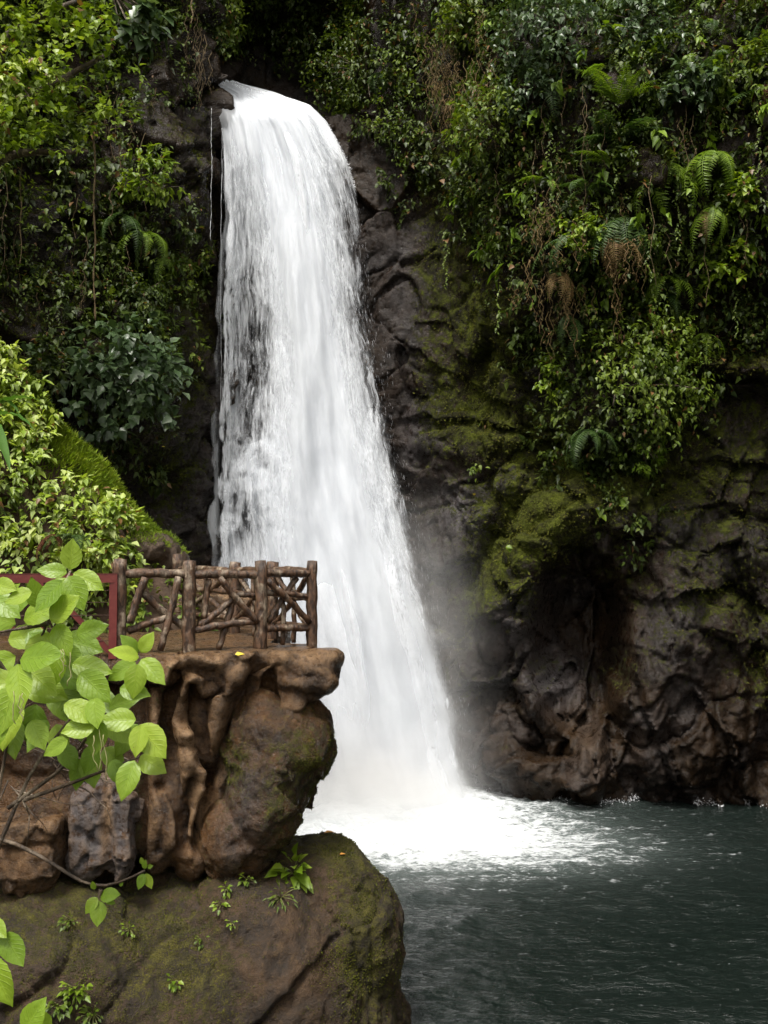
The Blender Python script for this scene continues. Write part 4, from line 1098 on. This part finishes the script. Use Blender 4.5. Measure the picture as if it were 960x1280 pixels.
# grass on the ridge
pr = sA * (b_ > .40) * (b_ < .80) * (a_ > .45) * sstep(.4, .58, b_) ; pr /= pr.sum()
ids = rng.choice(len(Vs), 42000, p=pr)
v, f_ = leaves_mesh(Vs[ids], sN[ids] * .6 + np.array([.25, -.1, .35]) + unit(len(ids)) * .45, unit(len(ids)), rng.uniform(.07, .19, len(ids)), .10)
o = mesh_np('ridge_grass', v, f_, FM('grass')); tag(o, 'short grass along the crest of the slope left of the waterfall', 'grass', kind='stuff')
m = (oN[:, 2] > .5)
ids = rng.choice(np.where(m)[0], 2600)
v, f_ = leaves_mesh(oc[ids], oN[ids] * .7 + unit(len(ids)) * .6, unit(len(ids)), rng.uniform(.04, .12, len(ids)), .15)
o = mesh_np('outcrop_grass', v, f_, FM('grass')); tag(o, 'short grass growing on top of the rock outcrop behind the fence', 'grass', kind='stuff')

# banana like leaves on the slope
def strap_leaf(base_, dir_, L, w, droop, seed=0):
    n_ = 16; tt = np.linspace(0, 1, n_); d = Vector(dir_).normalized()
    side_ = d.cross(Vector((0, 0, 1))); side_.normalize()
    Vv = []
    for q in tt:
        c = Vector(base_) + d * (L * q) + Vector((0, 0, -droop * L * q * q + .25 * L * q * (1 - q)))
        ww = w * math.sin(math.pi * min(1, q * .97 + .03) ** .7) ** .6 * (1 if q > .06 else .15)
        for s_ in (-1, -.5, 0, .5, 1):
            Vv.append(tuple(c + side_ * (ww * s_ / 2) + Vector((0, 0, .18 * ww * abs(s_) + .012 * math.sin(q * 60 + s_)))))
    return np.array(Vv), grid_faces(n_, 5)
e = empty('banana_plant', P(-22, 540, 14.6)); tag(e, 'banana like plant with wide glossy leaves at the left edge', 'plant')
for (p0, d_, L, w, dr) in [(P(-10, 510, 14.6), (.9, -.2, .25), .8, .17, .15), (P(-20, 530, 14.5), (.8, -.3, .35), .95, .2, .5), (P(-25, 530, 14.4), (.45, -.4, .05), .9, .22, .9), (P(-20, 520, 14.7), (.5, -.2, .5), .9, .18, .7), (P(-30, 520, 14.6), (-.7, .2, .5), 1.0, .2, .6)]:
    v, f_ = strap_leaf(p0, d_, L, w, dr); mesh_np('leaf', v, f_, FM('banana'), e)
v, f_ = tube_mesh(smooth_path([P(-22, 540, 14.6) + Vector((0, .3, -1.0)), P(-22, 560, 14.6), P(-18, 520, 14.6)], 8), np.linspace(.06, .03, 8), 8)
mesh_np('stem', v, f_, M['gstem'], e)
fern(88, 672, 40, 'fern_dark', 'dark fern in the shade at the foot of the slope above the red railing', n=7, spread=150, kind=1, down=.1, base=P(88, 672, 15.3), group='ferns on the left cliff')
fern(64, 668, 34, 'rust', 'withered red fern in the shade at the foot of the slope', n=4, spread=80, kind=2, down=.5, base=P(64, 668, 15.2), group='ferns on the left cliff')
for (px, py, r, lab) in [(128, 690, 20, 'small pale shrub behind the top of the red railing'), (140, 640, 18, 'pale leafy shrub at the right foot of the slope')]:
    c = P(px, py, 15.8); shrub_from('slope_shrub', c, r * 15.8 / F, 'pale', lab, 'small shrubs on the slope', n=26, leaf=.13)

# ------------------------------------------------------------------ overhanging tree, top left
def tree_crown():
    root = Vector((-10.6, 18.6, 13.5))
    e = empty('overhanging_tree', root); tag(e, 'tree crown draped in bright ivy like leaves leaning in at the top left', 'tree')
    limbs = [[root, P(-60, 190, 17.8), P(40, 120, 17), P(130, 70, 16.6)], [root, P(-80, 120, 17.6), P(30, 30, 17), P(150, -20, 16.5)],
             [root, P(-60, 230, 17.6), P(20, 190, 17.1), P(110, 190, 16.8)], [root, P(-100, 0, 18), P(-20, -90, 17.5), P(90, -120, 17)]]
    ps = []; cc = []
    for L in limbs:
        sm = smooth_path(L, 26); ps.append(tube_mesh(sm, np.linspace(.20, .035, 26), 8, .1))
        for k in range(26):
            for _ in range(11):
                if k > 4: cc.append(sm[k] + rng.normal(size=3) * np.array([.75, .55, .55]) + np.array([0, -.2, -.1]))
    v, f_ = join(ps); mesh_np('limbs', v, f_, M['stem'], e)
    cc = np.array(cc)
    q = proj(cc)
    # crown outline: ragged lower edge
    edge = np.interp(q[:, 0], [-200, 0, 60, 110, 150, 185, 215], [300, 215, 190, 185, 160, 60, -60]) + 25 * fbm(cc * 1.2, 2, 81)
    cc = cc[(q[:, 1] < edge)]
    nrm_ = np.tile([[.1, -.6, .6]], (len(cc), 1))
    v, f_ = cluster_leaves(cc, nrm_, rng.uniform(.2, .4, len(cc)), 14, rng.uniform(.10, .15, len(cc)), .45, 1.0)
    mesh_np('foliage', v, f_, FM('bright'), e)
tree_crown()
shrub_from('overhanging_shrub', P(170, 30, 16.5), .45, 'grey', 'few large grey green leaves at the right tip of the overhanging crown', None, n=10, leaf=.24, root=P(140, -10, 16.8), width=1.0)
shrub_from('overhanging_shrub', P(30, 110, 16.2), .7, 'pale', 'yellowing leaves at the left edge inside the overhanging crown', None, n=22, leaf=.13, root=P(10, 90, 16.8))
# thin trailing stems under the crown
VG = 'vines hanging from the overhanging tree'
def vine(px, y0, y1, Y, r, label, leaves_=8, wob=1.2):
    p0 = P(px, y0, Y); e = empty('hanging_vine', p0); tag(e, label, 'vine', VG)
    pth = [P(px + wob * math.sin(i * .55 + px) + (118 - px) * 0, y0 + (y1 - y0) * i / 29, Y) for i in range(30)]
    v, f_ = tube_mesh(smooth_path(pth, 50), r * (1 + .3 * rng.normal(size=50)), 5, .2); mesh_np('stem', v, f_, M['vine'], e)
    ids_ = rng.integers(0, 30, leaves_); q = np.array([tuple(pth[i]) for i in ids_])
    v, f_ = leaves_mesh(q, rng.normal(size=(leaves_, 3)) + np.array([0, -.3, -.6]), np.tile([[0, -.7, .7]], (leaves_, 1)), rng.uniform(.06, .12, leaves_), .8)
    mesh_np('leaves', v, f_, FM('mid'), e)
vine(118, 165, 400, 17.2, .016, 'long pale vine hanging straight down left of the waterfall, thickest of the vines', 6)
vine(26, 200, 330, 17.4, .009, 'thin vine hanging near the left edge under the crown', 5)
vine(150, 130, 215, 16.8, .010, 'short mossy vine hanging right of the long pale vine', 40, 1)
vine(240, -30, 30, 24, .02, 'short brown vine hanging from the top edge left of the water lip', 4)

# ------------------------------------------------------------------ log fences
def log(a, b, r, parent, name='rail', bend=.03, mat='log', taper=.1, knots=True):
    a, b = Vector(a), Vector(b); n_ = 11
    d = (b - a).normalized(); s_ = d.cross(Vector((.3, 1, .2))).normalized(); ph = random.uniform(0, 6)
    pts = [a.lerp(b, i / (n_ - 1)) + s_ * bend * math.sin(math.pi * i / (n_ - 1)) * math.sin(ph) + s_ * .006 * math.sin(i * 2.1 + ph) for i in range(n_)]
    rads = [r * (1 + taper * (.5 - i / (n_ - 1)) + .07 * math.sin(i * 1.9 + ph)) for i in range(n_)]
    rads[0] *= .92; rads[-1] *= .92
    v, f_ = tube_mesh(pts, rads, 12, .045)
    if parent is not None and parent.rotation_euler.z: pass
    v, f_ = join([(v, f_)])
    return mesh_np(name, v, f_, M[mat], parent)
def ffence(px):   # depth along the front fence
    return float(np.interp(px, [140, 150, 237, 326, 390, 400], [11.95, 12.0, 12.35, 12.8, 13.3, 13.4]))
def FP(px, py, off=0.0):
    # constant real height: convert the photo height at this depth
    Y = ffence(px) + off; return P(px, py, Y)
ff = empty('log_fence', P(237, 812, 12.35)); ff.location.z = DK
tag(ff, 'rustic brown log fence with crossed braces along the front of the terrace', 'fence')
for px, r, ty in ((150, .085, 699), (237, .085, 701), (326, .083, 701), (390, .072, 701)):
    top_ = FP(px, ty); log((top_.x, top_.y, DK - .12), top_, r, ff, 'post', .004, taper=.05)
for (x0, y0, x1, y1, r, of) in [(156, 717, 233, 718, .055, 0), (240, 718, 324, 719, .055, 0), (330, 716, 388, 717, .052, 0),
                                (182, 722, 163, 779, .048, -.05), (179, 742, 232, 785, .042, .04), (223, 721, 200, 813, .045, -.05), (160, 789, 211, 772, .045, .02),
                                (261, 724, 256, 773, .04, .02), (248, 783, 292, 747, .042, .02), (275, 722, 323, 778, .042, -.05), (291, 752, 273, 812, .042, .05), (242, 788, 322, 777, .045, 0), (296, 743, 324, 744, .036, .04),
                                (330, 741, 390, 747, .04, .02), (333, 725, 387, 778, .042, -.05), (335, 778, 371, 722, .04, .05), (330, 786, 388, 786, .045, 0),
                                (353, 742, 353, 806, .034, .07)]:
    log(FP(x0, y0, of), FP(x1, y1, of), r, ff, 'brace' if abs(y1 - y0) > 12 else 'rail', .02)
bf = empty('log_fence', P(340, 800, 14.3)); bf.location.z = DK
tag(bf, 'shorter log fence running back from the tip of the terrace, behind the front one', 'fence')
bp = [(390, 13.3), (341, 14.4), (294, 15.6), (222, 17.2)]
for px, Y in bp[1:]:
    x = (px - 480) / F * Y; log((x, Y, DK - .1), (x, Y, DK + 1.08 + (.14 if px == 222 else 0)), .09, bf, 'post', .004, taper=.05)
for (p0, y0), (p1, y1) in zip(bp[:-1], bp[1:]):
    a = Vector(((p0 - 480) / F * y0, y0, 0)); b = Vector(((p1 - 480) / F * y1, y1, 0))
    for z0, z1, r in ((.93, .95, .055), (.22, .22, .045), (.6, .62, .04)): log(a + Vector((0, 0, DK + z0)), b + Vector((0, 0, DK + z1)), r, bf, 'rail')
    log(a.lerp(b, .08) + Vector((0, .03, DK + .2)), a.lerp(b, .92) + Vector((0, .03, DK + .9)), .04, bf, 'brace')
    log(a.lerp(b, .08) + Vector((0, -.03, DK + .9)), a.lerp(b, .92) + Vector((0, -.03, DK + .2)), .04, bf, 'brace')
    log(a.lerp(b, .45) + Vector((0, .05, DK - .03)), a.lerp(b, .5) + Vector((0, .05, DK + .9)), .035, bf, 'brace')

# red metal railing
def bar(a, b, w, h, parent, name):
    a, b = Vector(a), Vector(b); d = (b - a); L = d.length; d.normalize()
    up = Vector((0, 0, 1)) if abs(d.z) < .9 else Vector((1, 0, 0))
    s_ = d.cross(up).normalized(); u_ = s_.cross(d).normalized()
    bm = bmesh.new(); bmesh.ops.create_cube(bm, size=1)
    for v_ in bm.verts:
        c = v_.co.copy(); v_.co = a.lerp(b, c.x + .5) + s_ * (c.y * w) + u_ * (c.z * h)
    bmesh.ops.bevel(bm, geom=bm.edges[:], offset=.004, segments=2, affect='EDGES')
    me = bpy.data.meshes.new(name); bm.to_mesh(me); bm.free(); me.materials.append(M['red'])
    me.transform(Matrix.Translation(-parent.location))
    o_ = bpy.data.objects.new(name, me); COL.objects.link(o_); o_.parent = parent; return o_
rr = empty('red_railing', (P(145, 760, 11.9).x, 11.9, DK)); tag(rr, 'dark red metal railing with diagonal bars and thin wires left of the log fence', 'railing')
A = Vector((P(142, 760, 11.9).x, 11.9, 0)); B = Vector((P(-260, 760, 11.2).x, 11.2, 0)); dirr = (B - A)
Lr = dirr.length; U = dirr.normalized(); hz = lambda s, z: A + U * s + Vector((0, 0, DK + z))
bar(hz(-.035, .885), hz(Lr, .885), .06, .10, rr, 'top_rail')
sp_w = .83
k = 0; s = 0.0
while s < Lr:
    bar(hz(s, -.06), hz(s, .833), .06, .085, rr, 'post')
    e_ = min(s + sp_w, Lr)
    bar(hz(s + .05, .03), hz(e_ - .05, .82), .035, .055, rr, 'diagonal_bar')
    s += sp_w
for z in (.15, .3, .45, .6, .74):
    v, f_ = tube_mesh([hz(0, z) + Vector((0, -.02, 0)), hz(Lr / 2, z) + Vector((0, -.02, 0)), hz(Lr, z) + Vector((0, -.02, 0))], .004, 5)
    v, f_ = join([(v, f_)]); mesh_np('wire', v, f_, M['wire'], rr)

# ------------------------------------------------------------------ foreground plant
def fore_leaf(base_, tipdir, normal, L, w, seed=0, curl=.25):
    """a broad pointed leaf: grid across/along"""
    f_ = Vector(tipdir).normalized(); n_ = Vector(normal); n_ = (n_ - f_ * n_.dot(f_)).normalized(); s_ = n_.cross(f_)
    nl, nw = 15, 9; Vv = []; uv = []
    wav = random.uniform(0, 6)
    for i in range(nl):
        q = i / (nl - 1)
        prof = (math.sin(math.pi * q ** .78)) ** .82 if 0 < q < 1 else 0
        prof *= (1 - .32 * sstep(.72, 1, q))
        for j in range(nw):
            a = j / (nw - 1) * 2 - 1
            ed = w * prof * a / 2 * (1 + .03 * math.sin(q * 50) * (abs(a) > .9))
            h_ = .16 * abs(a) * w * prof - curl * L * q * q * .5 + .02 * L * math.sin(q * 7 + wav) * abs(a) - .25 * (a * a) * w * prof * .35
            Vv.append(tuple(Vector(base_) + f_ * (L * q) + s_ * ed + n_ * h_)); uv.append((.5 + a / 2, q))
    return np.array(Vv), grid_faces(nl, nw), np.array(uv)
def fplant(name, label, leaves_l, stems, cat='plant', mat='fore', Y0=2.7, group=None, root=None, scale_l=1.0):
    e = empty(name, root if root is not None else P(*stems[0][0])); tag(e, label, cat, group)
    Vv, Ff, Uu, o_ = [], [], [], 0
    for (px, py, Lp, ang, *rest) in leaves_l:
        Lp = Lp * scale_l
        dY = rest[0] if rest else random.uniform(-.2, .2); fc_ = rest[1] if len(rest) > 1 else random.uniform(.3, .8)
        Y = Y0 + dY; k_ = Y / F
        a = R(ang); tip = Vector((math.cos(a), -.25 + random.uniform(-.25, .15), -math.sin(a)))
        nr = Vector((random.uniform(-.25, .25), -1, fc_))
        L_ = Lp * k_; base_ = P(px, py, Y)
        v, f_, u_ = fore_leaf(base_, tip, nr, L_, L_ * random.uniform(.56, .68), curl=random.uniform(.1, .35))
        Vv.append(v); Ff.append(f_ + o_); Uu.append(u_); o_ += len(v)
    mesh_np('leaves', np.concatenate(Vv), np.concatenate(Ff), FM(mat), e, uv=np.concatenate(Uu))
    ps = []
    for pts in stems:
        sm = smooth_path([P(*p) for p in pts], 16); ps.append(tube_mesh(sm, np.linspace(.007, .003, 16) * Y0 / 2.7, 6, .1))
    v, f_ = join(ps); mesh_np('stem', v, f_, M['stem'], e)
    return e
# (leaf base x, y, length px, direction of the tip in degrees clockwise from right)
LV = [(88, 712, 44, -85), (84, 716, 42, 190), (92, 716, 50, 28), (82, 722, 50, 120, .02), (86, 720, 55, 62, -.12), (78, 726, 56, 130, -.18),
      (-8, 730, 40, 10), (-10, 745, 56, 30), (20, 780, 60, 200), (30, 775, 60, -25), (35, 790, 58, 40), (0, 790, 64, 60), (10, 800, 60, -10), (-15, 800, 60, 100),
      (20, 820, 70, 150), (25, 825, 74, -10), (22, 830, 66, 75), (30, 832, 70, 35), (22, 850, 70, 170), (18, 855, 70, 100), (28, 850, 72, 20), (8, 860, 86, 85), (-20, 850, 80, 60),
      (65, 770, 64, 15), (62, 775, 56, -40), (70, 780, 52, 60), (60, 790, 60, 110), (80, 800, 66, 10), (78, 806, 60, 55), (75, 810, 58, 100), (95, 795, 50, -20),
      (60, 830, 64, 30), (90, 830, 60, 10), (100, 840, 62, 40), (70, 850, 70, 60), (60, 870, 56, 100), (80, 880, 60, 20),
      (174, 822, 44, 200), (172, 818, 36, -125), (176, 816, 34, -60), (176, 824, 52, 38), (170, 828, 46, 150), (172, 830, 48, 95),
      (112, 868, 54, 20), (118, 872, 44, 78), (108, 870, 40, 150), (170, 900, 52, 182), (172, 896, 50, -28), (172, 905, 54, 125), (174, 906, 60, 48), (176, 906, 44, 95),
      (130, 895, 56, 40), (126, 900, 50, 100), (120, 905, 48, 170), (135, 885, 50, -20), (120, 930, 44, 110), (110, 940, 50, 75), (130, 935, 44, 40), (85, 925, 40, 150), (90, 915, 52, 20),
      (175, 945, 48, 25), (168, 950, 56, 105), (78, 930, 42, 60), (100, 948, 44, 95), (60, 900, 50, 120), (70, 905, 50, 70), (45, 880, 60, 95), (40, 900, 46, 60), (140, 950, 40, 60), (95, 890, 52, 60), (150, 860, 46, 10), (145, 865, 44, 70),
      (-5, 880, 70, 95), (15, 895, 60, 80), (50, 760, 46, -100), (40, 740, 40, 160), (10, 765, 50, -40)]
ST = [[(-60, 1400, 2.9), (-20, 1100, 2.8), (20, 860, 2.75), (60, 780, 2.7), (88, 714, 2.7)], [(-20, 1100, 2.8), (40, 960, 2.8), (110, 870, 2.75), (173, 820, 2.7)],
      [(10, 1010, 2.8), (80, 960, 2.8), (125, 900, 2.75), (174, 903, 2.7)], [(30, 1000, 2.8), (100, 975, 2.78), (174, 946, 2.72)], [(20, 860, 2.75), (-20, 800, 2.7), (-40, 740, 2.7)], [(20, 860, 2.78), (25, 825, 2.7)], [(60, 780, 2.7), (30, 785, 2.7), (0, 790, 2.7)]]
bush = fplant('leafy_bush', 'bright yellow green bush with broad pointed leaves close to the camera at left', [l_ for i_, l_ in enumerate(LV) if i_ % 12 != 11], ST, 'bush', scale_l=.90)
# bare twigs tangled below it
e = empty('bare_twigs', P(40, 980, 3.3)); tag(e, 'tangle of thin dark bare twigs below the bright leaves', 'twigs')
ps = []
for k in range(26):
    x, y = random.uniform(-20, 120), random.uniform(850, 1000); pth = [P(x, y, 3.3)]
    a = random.uniform(-.6, 2.2)
    for _ in range(6):
        a += random.uniform(-.5, .5); x += 16 * math.cos(a); y += 16 * math.sin(a) * .7; pth.append(P(x, y, 3.3 + random.uniform(-.05, .05)))
    ps.append(tube_mesh(smooth_path(pth, 14), np.linspace(.0032, .0012, 14), 4, .2))
v, f_ = join(ps); mesh_np('twig', v, f_, M['stem'], e)
# seed tassels of the bush
t = NT('tassel'); M['tassel'] = t.surf(t.princ((.26, .25, .10), .7))
for k in range(9):
    cx0, cy0 = [(20, 868), (78, 812), (120, 915)][k % 3]; x = cx0 + random.uniform(-12, 12); y = cy0 + random.uniform(-6, 6); L_ = random.uniform(20, 60)
    pth = [P(x + random.uniform(-1, 1) + i * random.uniform(-.5, .9), y + L_ * i / 7, 2.5) for i in range(8)]
    v, f_ = join([tube_mesh(pth, .0013, 4, .5)]); mesh_np('seed_tassel', v, f_, M['tassel'], bush)
# long arching twig with small leaves
fplant('leafy_twig', 'long arching twig with a few small bright leaves in front of the mossy bank',
       [(122, 1122, 24, 130, 0), (126, 1120, 30, -15, 0), (124, 1126, 30, 88, 0), (118, 1112, 12, -100, 0), (132, 1124, 14, 20, 0), (180, 1092, 20, 110, 0), (182, 1092, 20, 65, 0), (180, 1086, 12, -80, 0), (184, 1084, 9, -20, 0), (178, 1080, 9, -100, 0), (150, 1108, 7, -60, 0)],
       [[(-40, 1045, 3.0), (10, 1050, 3.0), (60, 1075, 2.95), (100, 1103, 2.9), (126, 1112, 2.9), (160, 1100, 2.9), (181, 1088, 2.9)], [(126, 1112, 2.9), (124, 1122, 2.9)]], 'twig', Y0=2.9)
fplant('leafy_shoot', 'shoot with three darker leaves in the bottom left corner',
       [(-14, 1150, 34, 30, 0), (4, 1166, 48, 52, 0), (-14, 1196, 66, 60, .1, .1), (30, 1290, 48, -60, 0), (60, 1292, 40, -120, .1)],
       [[(-40, 1400, 2.5), (-20, 1250, 2.5), (-14, 1150, 2.5)], [(-20, 1350, 2.5), (30, 1290, 2.5)]], 'shoot', Y0=2.5)

# ------------------------------------------------------------------ small plants on the boulders
def on_pts(px, py, P3, N3, pr):
    d = (pr[:, 0] - px) ** 2 + (pr[:, 1] - py) ** 2; near = np.where(d < max(40, d.min() * 1.5))[0]
    i = near[np.argmin(P3[near, 1])]; return Vector(P3[i]), Vector(N3[i])
SPG = 'small plants growing on the brown boulder'
def rosette(px, py, rpx, label, n=16, leaf=16, mat='bright', w=.75, src=None):
    a, nn = on_pts(px, py, *(src or (lc, lN, lp)))
    k_ = a.y / F; e = empty('small_plant', a); tag(e, label, 'plant', SPG)
    d = unit(n); d[:, 1] = -np.abs(d[:, 1]); 
    pos = np.array(a) + d * np.array([1, .6, 1]) * rpx * k_ * rng.uniform(.3, 1, n)[:, None] + np.array([0, -.06, .03])
    v, f_ = leaves_mesh(pos, d + np.array([0, -.2, -.35]), np.tile([[0, -.5, .8]], (n, 1)) + unit(n) * .3, rng.uniform(.6, 1.15, n) * leaf * k_, w)
    mesh_np('leaves', v, f_, FM(mat), e)
    ps = [tube_mesh(smooth_path([a, (Vector(pos[i]) + a) / 2 + Vector((0, -.02, .03)), pos[i]], 4), .005, 4) for i in range(0, n, 2)]
    v, f_ = join(ps); mesh_np('stem', v, f_, M['gstem'], e)
rosette(372, 1088, 25, 'bushy green plant with oval leaves on top of the boulder', 44, 19, 'bright')
rosette(355, 1118, 20, 'feathery seedlings just left of the bushy oval leaved plant', 40, 9, 'mid', .35)
rosette(313, 1097, 12, 'small dark seedling under the upper boulder', 16, 9, 'mid')
rosette(278, 1108, 9, 'tiny bright seedling left of the small dark seedling', 10, 8, 'bright')
rosette(272, 1130, 10, 'low creeping seedling below the tiny bright seedling', 12, 7, 'bright')
rosette(290, 1150, 8, 'pair of tiny leaves on the bare middle of the boulder', 8, 6, 'bright')
rosette(215, 1222, 10, 'flat bright seedling on the lower face of the boulder', 12, 9, 'bright')
rosette(100, 1240, 18, 'bright bushy seedlings near the bottom left corner', 46, 10, 'bright')
rosette(74, 1258, 14, 'dull seedlings left of the bright bushy seedlings', 30, 9, 'mid')
rosette(118, 1268, 18, 'scattered seedlings below the bright bushy seedlings', 36, 9, 'mid')
rosette(85, 1148, 12, 'tiny creeping leaves under the brown stone at left', 26, 6, 'mid')
rosette(168, 1160, 10, 'tiny leaves on the bank right of the arching twig', 20, 6, 'bright')
rosette(252, 1170, 8, 'faint seedling in the crack of the bank', 14, 5, 'mid')
# moss fuzz on boulders
def fuzz(name, P3, N3, w, n, label, mat='grass', s=(.015, .035)):
    w = w / w.sum(); ids_ = rng.choice(len(P3), n, p=w)
    v, f_ = leaves_mesh(P3[ids_], N3[ids_] * .7 + unit(n) * .8, unit(n), rng.uniform(*s, n), .5)
    o_ = mesh_np(name, v, f_, FM(mat)); tag(o_, label, 'moss', kind='stuff')
mw = g2(lp[:, 0], lp[:, 1], 445, 1170, 40, 75) + .7 * g2(lp[:, 0], lp[:, 1], 440, 1060, 50, 20) + .25 * g2(lp[:, 0], lp[:, 1], 180, 1180, 100, 70) + .02
mw = mw + .12 * np.clip(lN[:, 2] + .3, 0, 1) * (lp[:, 0] < 340)
mw *= (fbm(lc * 4, 3, 5) > -.05)
fuzz('boulder_moss', lc, lN, mw * (lN[:, 1] < .3), 34000, 'olive moss over the big boulder, thickest on its right side', 'moss', (.010, .026))
mw = (g2(up_p[:, 0], up_p[:, 1], 395, 970, 30, 60) + .5 * g2(up_p[:, 0], up_p[:, 1], 290, 950, 20, 40)) * (uN[:, 1] < .3) * (fbm(uc * 5, 3, 6) > 0) + 1e-5
fuzz('boulder_moss', uc, uN, mw, 7000, 'thin moss on the face of the upper boulder beside the falling water', 'moss', (.010, .024))

# fallen leaves
t = NT('yellow_leaf'); M['yel'] = t.surf(t.princ((.55, .42, .03), .5)); t = NT('orange_leaf'); M['ora'] = t.surf(t.princ((.45, .2, .03), .6))
def fallen(p, nn, size, mat, label):
    v, f_ = leaves_mesh(np.array([p]) + np.array([nn]) * .012, np.array([[1, .3, .05]]), np.array([tuple(nn)]), np.array([size]), .6)
    o_ = mesh_np('fallen_leaf', v, f_, M[mat]); tag(o_, label, 'leaf', 'fallen leaves')
a, nn = on_pts(288, 819, tc, tN, tp_); fallen(a, nn, .12, 'yel', 'yellow fallen leaf on the lip of the rock terrace')
a, nn = on_pts(427, 1064, lc, lN, lp); fallen(a, nn, .08, 'ora', 'orange fallen leaf on top of the big boulder')
a, nn = on_pts(402, 1038, lc, lN, lp); fallen(a, nn, .16, 'ora', 'reddish fallen leaf beside the upper boulder on the big boulder')
a, nn = at_cliff(584, 618, .03); fallen(a, nn, .13, 'yel', 'small yellow leaf stuck to the wet rock right of the waterfall')
a, nn = at_cliff(208, 559, .03); fallen(a, nn, .09, 'yel', 'tiny pale leaf on the dark rock left of the waterfall')

# ------------------------------------------------------------------ ground: pool bed / land all round, bank under the viewer
t = NT('earth'); ob = t.coord(); M['earth'] = t.surf(t.princ(t.mix(t.noise(ob, .4, 6, .6), (.02, .03, .01), (.05, .045, .025)), .95, t.bump(t.noise(ob, 3, 5), .6, .1)))
gxx = np.r_[np.linspace(-70, -40, 6, endpoint=False), np.linspace(-40, 40, 81), np.linspace(45, 70, 6)]
gX, gY = np.meshgrid(gxx, gxx, indexing='ij'); gX, gY = gX.ravel(), gY.ravel()
rr_ = np.hypot(gX, gY - 10)
gZ = -2.2 + 0 * gX + .2 * fbm(np.stack([gX, gY, gX * 0], 1) * .3, 3, 5)
gZ += 14 * sstep(34, 60, rr_)
# bank the viewer stands on
bk = sstep(3.0, 1.6, gY) * sstep(-34, -26, -np.abs(gX) * 1.0)
gZ = gZ * (1 - bk) + bk * (4.4 + .1 * fbm(np.stack([gX, gY, gX * 0], 1), 2, 7))
o = mesh_np('ground', np.stack([gX, gY, gZ], 1), grid_faces(len(gxx), len(gxx)), M['earth']); tag(o, 'earth ground and pool bed reaching all round', kind='structure')

# ------------------------------------------------------------------ light
w = bpy.data.worlds.new('World'); sc.world = w; w.use_nodes = True
nt = w.node_tree; nt.nodes.clear()
sky = nt.nodes.new('ShaderNodeTexSky'); sky.sky_type = 'NISHITA'; sky.sun_disc = False
EL, AZ = R(62), R(205)      # high sun veiled by cloud, behind the viewer and a little left
sky.sun_elevation = EL; sky.sun_rotation = AZ; sky.air_density = 1.0; sky.dust_density = 4.0; sky.ozone_density = .6
hs = nt.nodes.new('ShaderNodeHueSaturation'); hs.inputs['Saturation'].default_value = .12
bg = nt.nodes.new('ShaderNodeBackground'); bg.inputs['Strength'].default_value = .10
wo = nt.nodes.new('ShaderNodeOutputWorld')
nt.links.new(sky.outputs[0], hs.inputs['Color']); tw = nt.nodes.new('ShaderNodeMix'); tw.data_type = 'RGBA'; tw.blend_type = 'MULTIPLY'; tw.inputs[0].default_value = 1; tw.inputs[7].default_value = (1, .965, .90, 1)
nt.links.new(hs.outputs[0], tw.inputs[6]); nt.links.new(tw.outputs[2], bg.inputs['Color']); nt.links.new(bg.outputs[0], wo.inputs['Surface'])
sd = bpy.data.lights.new('sun', 'SUN'); sd.energy = 1.5; sd.angle = R(14); sd.color = (1, .96, .90)
so = bpy.data.objects.new('sun', sd); COL.objects.link(so)
dv_ = Vector((math.sin(AZ) * math.cos(EL), math.cos(AZ) * math.cos(EL), math.sin(EL)))
so.rotation_euler = dv_.to_track_quat('Z', 'Y').to_euler(); so.location = (0, -5, 30)
sc.view_settings.view_transform = 'Standard'; sc.view_settings.look = 'None'
sc.view_settings.exposure = 1.5; sc.view_settings.gamma = 1
cy = sc.cycles
cy.use_denoising = True; cy.max_bounces = 8; cy.diffuse_bounces = 3; cy.glossy_bounces = 3; cy.transparent_max_bounces = 16; cy.volume_bounces = 2; cy.transmission_bounces = 4
cy.caustics_reflective = False; cy.caustics_refractive = False
try: cy.denoising_prefilter = 'ACCURATE'; cy.denoising_input_passes = 'RGB_ALBEDO_NORMAL'
except Exception: pass
